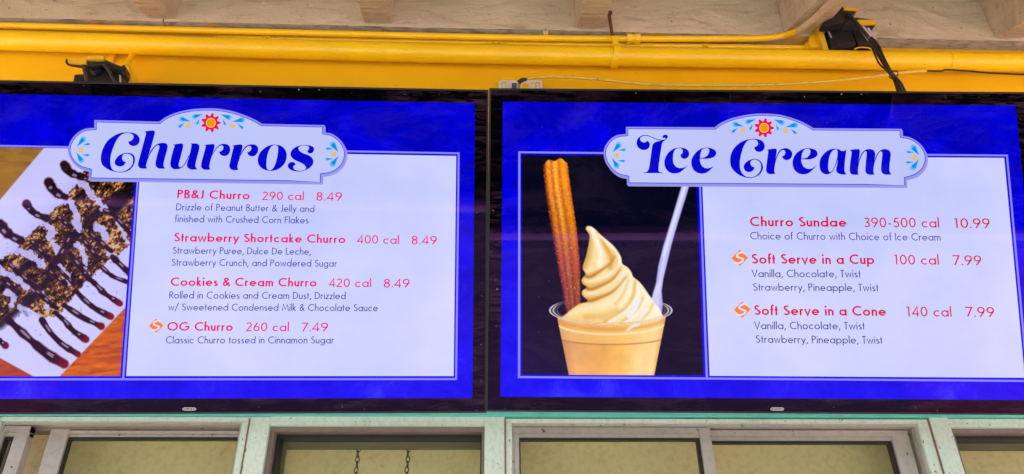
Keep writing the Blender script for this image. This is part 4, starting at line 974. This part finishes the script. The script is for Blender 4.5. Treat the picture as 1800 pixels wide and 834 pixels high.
    for e0, c_, w_, o_ in ((1.0, (232, 226, 240), .012, .95), (.972, (150, 134, 150), .008, .4), (.945, (240, 228, 214), .012, .85), (.915, (170, 140, 118), .010, .35), (.885, (236, 216, 180), .008, .5)):
        fade = np.where(y > 546, 1, np.clip((np.abs(x - 1073) - 74) / 26, 0, 1)); P.lay(np.clip(1.6 - np.abs(el - e0) / w_, 0, 1) * o_ * fade, c_)
    P.lay(np.clip((.93 - el) * 12, 0, 1) * (x > 1164) * (y < 560) * .5, (60, 40, 10))
    return P.c

def screen(key, label, quads, painter):
    tv = TV[key]; C = Vector(tv['c']) + Vector((0, 0, CAMZ)); xa = Vector(tv['x']).normalized(); ua = Vector(tv['u']); ua = (ua - xa * ua.dot(xa)).normalized(); nn = xa.cross(ua)
    cl_ = Vector((0, 0, CAMZ))
    def loc(x, y):      # photo position -> place on the screen (metres from its centre)
        d = right * ((x - CX) / F) + up * (-(y - CY) / F) + fw
        p = cl_ + d * ((C - cl_).dot(nn) / d.dot(nn)) - C
        return Vector((p.dot(xa), p.dot(ua)))
    root = empty('menu_screen', tuple(C), label, 'menu screen', 'menu screens side by side')
    root['posed'] = True
    mw = Matrix((xa, ua, nn)).transposed().to_4x4(); root.rotation_euler = mw.to_euler()
    def sheet(name, polys, layer, m, parent, lab=None):
        """polys: list of [outline, hole...] in screen metres"""
        mb = MB(); z = layer * .00022
        for rings in polys:
            tr = tessellate_polygon([[Vector((p[0], p[1], 0)) for p in r_] for r_ in rings]); vs = [(p[0], p[1], z) for r_ in rings for p in r_]
            mb.add(vs, [t_ for t_ in tr])
        me = bpy.data.meshes.new(name); me.from_pydata(mb.v, [], mb.f)
        bm = bmesh.new(); bm.from_mesh(me)
        for f in bm.faces:
            if f.normal.z < 0: f.normal_flip()
        bm.to_mesh(me); bm.free()
        o = link(name, me, m, None); o.parent = parent
        if lab: o['label'] = lab
        return o
    def ol_px(pts, closed=True, k=5): return [loc(p[0], p[1]) for p in catmull(pts, closed, k)]
    bz, bt = (.0318 if key == 'L' else .0322), .0325
    w2, h2 = TW / 2, TH / 2
    # housing with raised back
    hs = MB(); hs.box(-w2 - bz, w2 + bz, -h2 - bt, h2 + bt, -.036, -.0005)
    o = hs.build('housing', m_lip, None, bevel=.0015); o.parent = root
    hs = MB(); hs.box(-w2 * .72, w2 * .72, -h2 * .72, h2 * .6, -.058, -.0362); o = hs.build('back_cover', m_black, None, bevel=.006); o.parent = root
    fr = MB(); wl = .0042
    for (a, b, c, d) in ((-w2 - bz, w2 + bz, h2 + bt - wl, h2 + bt), (-w2 - bz, w2 + bz, -h2 - bt, -h2 - bt + wl), (-w2 - bz, -w2 - bz + wl, -h2 - bt + wl, h2 + bt - wl), (w2 + bz - wl, w2 + bz, -h2 - bt + wl, h2 + bt - wl)):
        fr.box(a, b, c, d, -.0004, .0022)
    o = fr.build('outer_lip', m_lip, None, bevel=.0006); o.parent = root
    R4 = lambda a, b, c, d: [(a, c), (b, c), (b, d), (a, d)]
    i_ = wl + .0002
    ring = [R4(-w2 - bz + i_, w2 + bz - i_, -h2 - bt + i_, h2 + bt - i_), R4(-w2, w2, -h2, h2)]
    sheet('bezel', [ring], 0, m_bezel, root)
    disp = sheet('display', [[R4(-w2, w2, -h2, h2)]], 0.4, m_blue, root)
    # maker's mark: small outlined pill with a word too small to read
    lx = 333 if key == 'L' else 1366; ly = 719.3
    pill = lambda rx, ry: [loc(lx + rx * math.copysign(abs(math.cos(a)) ** .35, math.cos(a)), ly + ry * math.sin(a)) for a in np.linspace(0, 2 * math.pi, 33)[:-1]]
    mk = sheet('maker_badge', [[pill(12, 2.7), pill(10.8, 1.6)]] + [[[loc(lx + q, ly - .9), loc(lx + q + 1.5, ly - .9), loc(lx + q + 1.5, ly + .9), loc(lx + q, ly + .9)]] for q in (-8, -5.4, -2.8, -.2, 2.4, 5, 7.4)], 4, mat('silver_print', (.5, .5, .52), .5), root)
    # frame lines, white panel
    LIL = em((138, 134, 250), 'display_lilac_line')
    for q in quads['lines']:
        sheet('frame_line', [[[loc(*p) for p in q]]], 1, LIL, disp)
    sheet('white_panel', [[[loc(*p) for p in quads['white']]]], 2, m_white, disp)
    # food picture on a grid of the screen plane
    pq = [loc(*p) for p in quads['picture']]       # TL TR BR BL
    nx, ny = quads['grid']
    uu, vv = np.meshgrid(np.linspace(0, 1, nx + 1), np.linspace(0, 1, ny + 1)); uu, vv = uu.ravel(), vv.ravel()
    cx_ = [np.array([p.x, p.y]) for p in pq]
    Lp = ((1 - uu) * (1 - vv))[:, None] * cx_[0] + (uu * (1 - vv))[:, None] * cx_[1] + (uu * vv)[:, None] * cx_[2] + ((1 - uu) * vv)[:, None] * cx_[3]
    W3 = np.array(C)[None] + Lp[:, :1] * np.array(xa)[None] + Lp[:, 1:] * np.array(ua)[None] - np.array(cl_)[None]
    dz_ = W3 @ np.array(fw); X_ = CX + F * (W3 @ np.array(right)) / dz_; Y_ = CY - F * (W3 @ np.array(up)) / dz_
    col = np.clip(painter(X_, Y_), 0, 255) / 255; col = np.where(col <= .04045, col / 12.92, ((col + .055) / 1.055) ** 2.4)
    me = bpy.data.meshes.new('food_picture'); nv = len(uu); me.vertices.add(nv); co_ = np.zeros((nv, 3), np.float32); co_[:, :2] = Lp; co_[:, 2] = 2 * .00022
    me.vertices.foreach_set('co', co_.ravel()); ii, jj = np.meshgrid(np.arange(nx), np.arange(ny)); b0 = (jj * (nx + 1) + ii).ravel()
    fc = np.stack([b0, b0 + nx + 1, b0 + nx + 2, b0 + 1], 1).astype(np.int32); nf = len(fc)
    me.loops.add(nf * 4); me.loops.foreach_set('vertex_index', fc.ravel()); me.polygons.add(nf); me.polygons.foreach_set('loop_start', np.arange(nf, dtype=np.int32) * 4)
    me.update(calc_edges=True)
    at = me.attributes.new('shade', 'FLOAT_COLOR', 'POINT'); at.data.foreach_set('color', np.concatenate([col, np.ones((nv, 1))], 1).astype(np.float32).ravel())
    o = link('food_picture', me, m_pic, None); o.parent = disp
    o['label'] = quads['piclabel']
    # heading plaque
    pts = PL_L if key == 'L' else PL_R
    outer = ol_px(pts, True, 6)
    def inset(poly_, d):
        n = len(poly_); A_ = sum(poly_[i].x * poly_[(i + 1) % n].y - poly_[(i + 1) % n].x * poly_[i].y for i in range(n)); sgn = 1 if A_ > 0 else -1; out = []
        for i in range(n):
            a = (poly_[i] - poly_[i - 1]).normalized(); b = (poly_[(i + 1) % n] - poly_[i]).normalized()
            na, nb = Vector((-a.y, a.x)) * sgn, Vector((-b.y, b.x)) * sgn; m_ = (na + nb); m_ = m_.normalized() if m_.length > .2 else nb
            out.append(poly_[i] + m_ * d * min(1 / max(m_.dot(na), .4), 1.5))
        return out
    cleaned = [outer[0]]
    for p in outer[1:]:
        if (p - cleaned[-1]).length > 2e-4: cleaned.append(p)
    outer = cleaned; pxm = .0013
    sh_ = sheet('plaque_shadow', [[[p + Vector((.0022, -.0035)) for p in outer]]], 3, em((158, 160, 214)), disp)
    sheet('heading_plaque', [[inset(outer, -.0002)]], 4, em((146, 142, 250)), disp)
    sheet('plaque_keyline', [[inset(outer, pxm * 3.0)]], 5, em((24, 44, 204)), disp)
    def em_pl(t, b):
        smudged(t, b); s = noise_n(t, coords(t), 2.0, 4, .5)
        t.links.new(ramp(t, s, [(.3, tuple(v * EK for v in lin((186, 193, 246)))), (.7, tuple(v * EK for v in lin((198, 205, 253))))]), b.inputs['Emission Color'])
    sheet('plaque_face', [[inset(outer, pxm * 4.1)]], 6, mat('display_plaque', (.001, .001, .001), .05, emit=(.4, .4, .9), build=em_pl), disp)
    # heading letters
    word = 'Churros' if key == 'L' else 'IceCream'
    for ch, rings in zip(word, T_L if key == 'L' else T_R):
        sheet('heading_letter', [[ol_px(r_, True, 5) for r_ in rings]], 7, em((4, 4, 208)), disp, 'deep blue heading letter ' + ch)
    # flower emblem and teardrops
    fx, fy = (371.1, 216.5) if key == 'L' else (1342.7, 225.6)
    def blob(cx0, cy0, f_): return [loc(cx0 + f_(a)[0], cy0 + f_(a)[1]) for a in np.linspace(0, 2 * math.pi, 181)[:-1]]
    pet = lambda a: ((14.6 + 2.7 * math.copysign(abs(math.cos(9 * a)) ** .75, math.cos(9 * a))) * math.cos(a), (14.2 + 2.7 * math.copysign(abs(math.cos(9 * a)) ** .75, math.cos(9 * a))) * math.sin(a))
    cir = lambda r_: (lambda a: (r_ * math.cos(a), r_ * math.sin(a)))
    sheet('flower_petals', [[blob(fx, fy, pet)]], 7, em((232, 8, 84)), disp); sheet('flower_ring', [[blob(fx, fy, cir(8.6))]], 8, em((252, 196, 76)), disp); sheet('flower_centre', [[blob(fx, fy, cir(6.9))]], 9, em((240, 150, 4)), disp)
    def drop(tx, ty, bx, by, r_):
        d = Vector((tx - bx, ty - by)); L_ = d.length; d.normalize(); nrm_ = Vector((-d.y, d.x)); sw = .16 * L_ * (1 if (tx + ty * 3) % 2 > 1 else -1) * 0
        out = []
        for a in np.linspace(math.pi * .38, math.pi * 1.62, 14): out.append(Vector((bx, by)) + d * (math.cos(a) * r_) + nrm_ * (math.sin(a) * r_))
        out.append(Vector((bx, by)) + d * L_ * .55 - nrm_ * r_ * .42); out.append(Vector((tx, ty))); out.append(Vector((bx, by)) + d * L_ * .55 + nrm_ * r_ * .42)
        return [loc(p.x, p.y) for p in out]
    tops = [(1228, 178, 1146, 155, 21, 0), (1340, 110, 1262, 135, 20, 0), (1308, 155, 1288, 197, 12, 0), (1170, 192, 1127, 224, 14, 0), (198, 113, 274, 141, 22, 1), (218, 157, 238, 202, 11, 1), (302, 183, 397, 163, 23, 1), (352, 198, 396, 236, 13, 1)]
    lob = [(187, 410, 243, 342, 24, 0), (240, 389, 296, 385, 12, 0), (230, 484, 290, 487, 12, 0), (182, 460, 226, 532, 23, 0), (1278, 460, 1226, 388, 25, 1), (1235, 431, 1173, 427, 12, 1), (1230, 519, 1170, 523, 12, 1), (1276, 495, 1224, 568, 25, 1)]
    halo, core, dots = [], [], []
    for j, lst in enumerate((tops, lob)):
        for (a, b, c, d, r_, w_) in lst:
            ox = 100 if w_ == 0 else 350; f_ = lambda u_, v_: [ox + u_ / 5.21, 180 + v_ / 5.21]
            t_, q_ = f_(a, b), f_(c, d)
            if key == 'R':
                if j == 0: dx_, dy_ = fx - 371.1, fy - 216.5
                elif w_ == 0: dx_, dy_ = 1083.3 - 142.6, 273.8 - 263.7
                else: dx_, dy_ = 1607.1 - 587.4, 277.2 - 271.4
                t_ = [t_[0] + dx_, t_[1] + dy_]; q_ = [q_[0] + dx_, q_[1] + dy_]
            r5 = r_ / 5.21; halo.append([drop(t_[0], t_[1], q_[0], q_[1], r5 * 1.12)])
            ix, iy = q_[0] + (t_[0] - q_[0]) * .12, q_[1] + (t_[1] - q_[1]) * .12
            core.append([drop(t_[0], t_[1], ix, iy, r5 * .72)])
    dl = [(331.7, 221.3), (409.1, 222.4), (142.6, 263.7), (587.4, 271.4)] if key == 'L' else [(1305.5, 230.2), (1380.4, 230.8), (1083.3, 273.8), (1607.1, 277.2)]
    for q in halo: sheet('teardrop_glow', [q], 7, em((92, 186, 255)), disp)
    for q in core: sheet('teardrop', [q], 8, em((0, 142, 238)), disp)
    for (a, b) in dl:
        sheet('dot_rim', [[blob(a, b, cir(3.9))]], 7, em((218, 176, 130)), disp); sheet('dot', [[blob(a, b, cir(2.9))]], 8, em((250, 196, 40)), disp)
    # text
    for (kind, s_, x0, y0, x1, y1, cap) in (LINES_L if key == 'L' else LINES_R):
        w_ = {'b': .158, 'm': .115, 'l': .106}[kind]; tr = {'b': .115, 'm': .125, 'l': .115}[kind]
        polys, tw = text_polys(s_, w_, tr)
        a, b = loc(x0, y0), loc(x1, y1); base_ = (b - a); upv = Vector((-base_.y, base_.x)).normalized()
        cm = (loc((x0 + x1) / 2, (y0 + y1) / 2 - cap) - loc((x0 + x1) / 2, (y0 + y1) / 2)).length
        sx = base_.length / tw; bx = base_.normalized(); mb = MB()
        for i, (vs, fs) in enumerate(polys):
            mb.add([(*(a + bx * v.x * sx + upv * v.y * cm), .00022 * 4 + .00002 * (i % 3)) for v in vs], fs)
        me = bpy.data.meshes.new('menu_text'); me.from_pydata(mb.v, [], mb.f)
        bm = bmesh.new(); bm.from_mesh(me)
        for f in bm.faces:
            if f.normal.z < 0: f.normal_flip()
        bm.to_mesh(me); bm.free()
        o = link('menu_text', me, em(NAVY[key] if kind == 'l' else RED[key]), None); o.parent = disp
        o['label'] = ('small dark blue text reading ' if kind == 'l' else 'pinkish red text reading ') + s_
    # orange lozenge badges with a white S-like swoosh
    for (bx_, by_, r_) in ([(274.8, 572.8, 12.6)] if key == 'L' else [(1300.2, 453.8, 14.6), (1304.6, 544.8, 14.6)]):
        lz = lambda k_: [loc(bx_ - r_ * k_, by_ + .5), loc(bx_ - .5, by_ - r_ * k_), loc(bx_ + r_ * k_, by_ - .5), loc(bx_ + .5, by_ + r_ * k_)]
        bd = sheet('badge', [[lz(1.0)]], 4, em((248, 132, 10)), disp, 'orange lozenge badge with a white S')
        sw = catmull([(7.5, -6.6, 0), (3.6, -8.6, 0), (-2.5, -6.6, 0), (-4.4, -2.6, 0), (-.5, -.2, 0), (4.6, 1.6, 0), (3.6, 5.4, 0), (-2.5, 8.0, 0), (-8.6, 7.2, 0)], False, 5)
        vs, fs = ribbon([(p.x * r_ / 12.6, p.y * r_ / 12.6) for p in sw], 2.9 * r_ / 12.6)
        mb = MB(); mb.add([(*loc(bx_ + v.x, by_ + v.y), .00022 * 5) for v in vs], fs)
        me = bpy.data.meshes.new('badge_letter'); me.from_pydata(mb.v, [], mb.f); bm = bmesh.new(); bm.from_mesh(me)
        for f in bm.faces:
            if f.normal.z < 0: f.normal_flip()
        bm.to_mesh(me); bm.free(); o = link('badge_letter', me, em((222, 222, 255)), None); o.parent = disp
    return root

QL = dict(
 lines=[[(-88, 253.6), (120, 257.4), (120, 260.6), (-88, 256.8)], [(600, 264.6), (808, 268.4), (808, 271.6), (600, 267.8)],
        [(804.6, 268.4), (808, 268.4), (803.4, 668.2), (800, 668.2)], [(-140, 665.6), (803.4, 665), (803.4, 668.4), (-140, 669)],
        [(240.6, 318), (243.6, 318), (218.6, 665.4), (214.6, 665.4)], [(-88, 253.6), (-84, 253.6), (-136, 669), (-140, 669)]],
 white=[(249, 265), (802, 274.6), (797.4, 661.4), (222, 661.4)], picture=[(-80, 257.8), (241.2, 263.6), (211.4, 661.4), (-131, 662.4)],
 grid=(372, 420), piclabel='picture of sugar dusted churros with chocolate drizzle on a white plate')
QR = dict(
 lines=[[(911, 266.4), (1080, 268), (1080, 271.2), (911, 269.6)], [(1600, 270.8), (1771.5, 272.2), (1771.8, 275.4), (1600, 274)],
        [(911, 266.4), (914.8, 266.4), (914.4, 664.6), (910.4, 664.6)], [(1768, 272.2), (1771.5, 272.2), (1808.6, 671.8), (1805, 671.8)],
        [(1228.8, 322), (1231.8, 322), (1244.6, 667), (1240.6, 667)], [(910.4, 661.4), (1808.6, 668.3), (1808.6, 671.8), (910.4, 665)]],
 white=[(1232.6, 274.5), (1765, 278), (1801.2, 664.4), (1247.4, 661)], picture=[(917.6, 273), (1222.6, 275.6), (1236.6, 660.2), (917.2, 659)],
 grid=(322, 392), piclabel='picture of a churro and soft serve in a clear cup with a spoon')
screen('L', 'left menu screen headed Churros with a drizzled churro picture', QL, paint_churros)
screen('R', 'right menu screen headed Ice Cream with a soft serve cup picture', QR, paint_sundae)
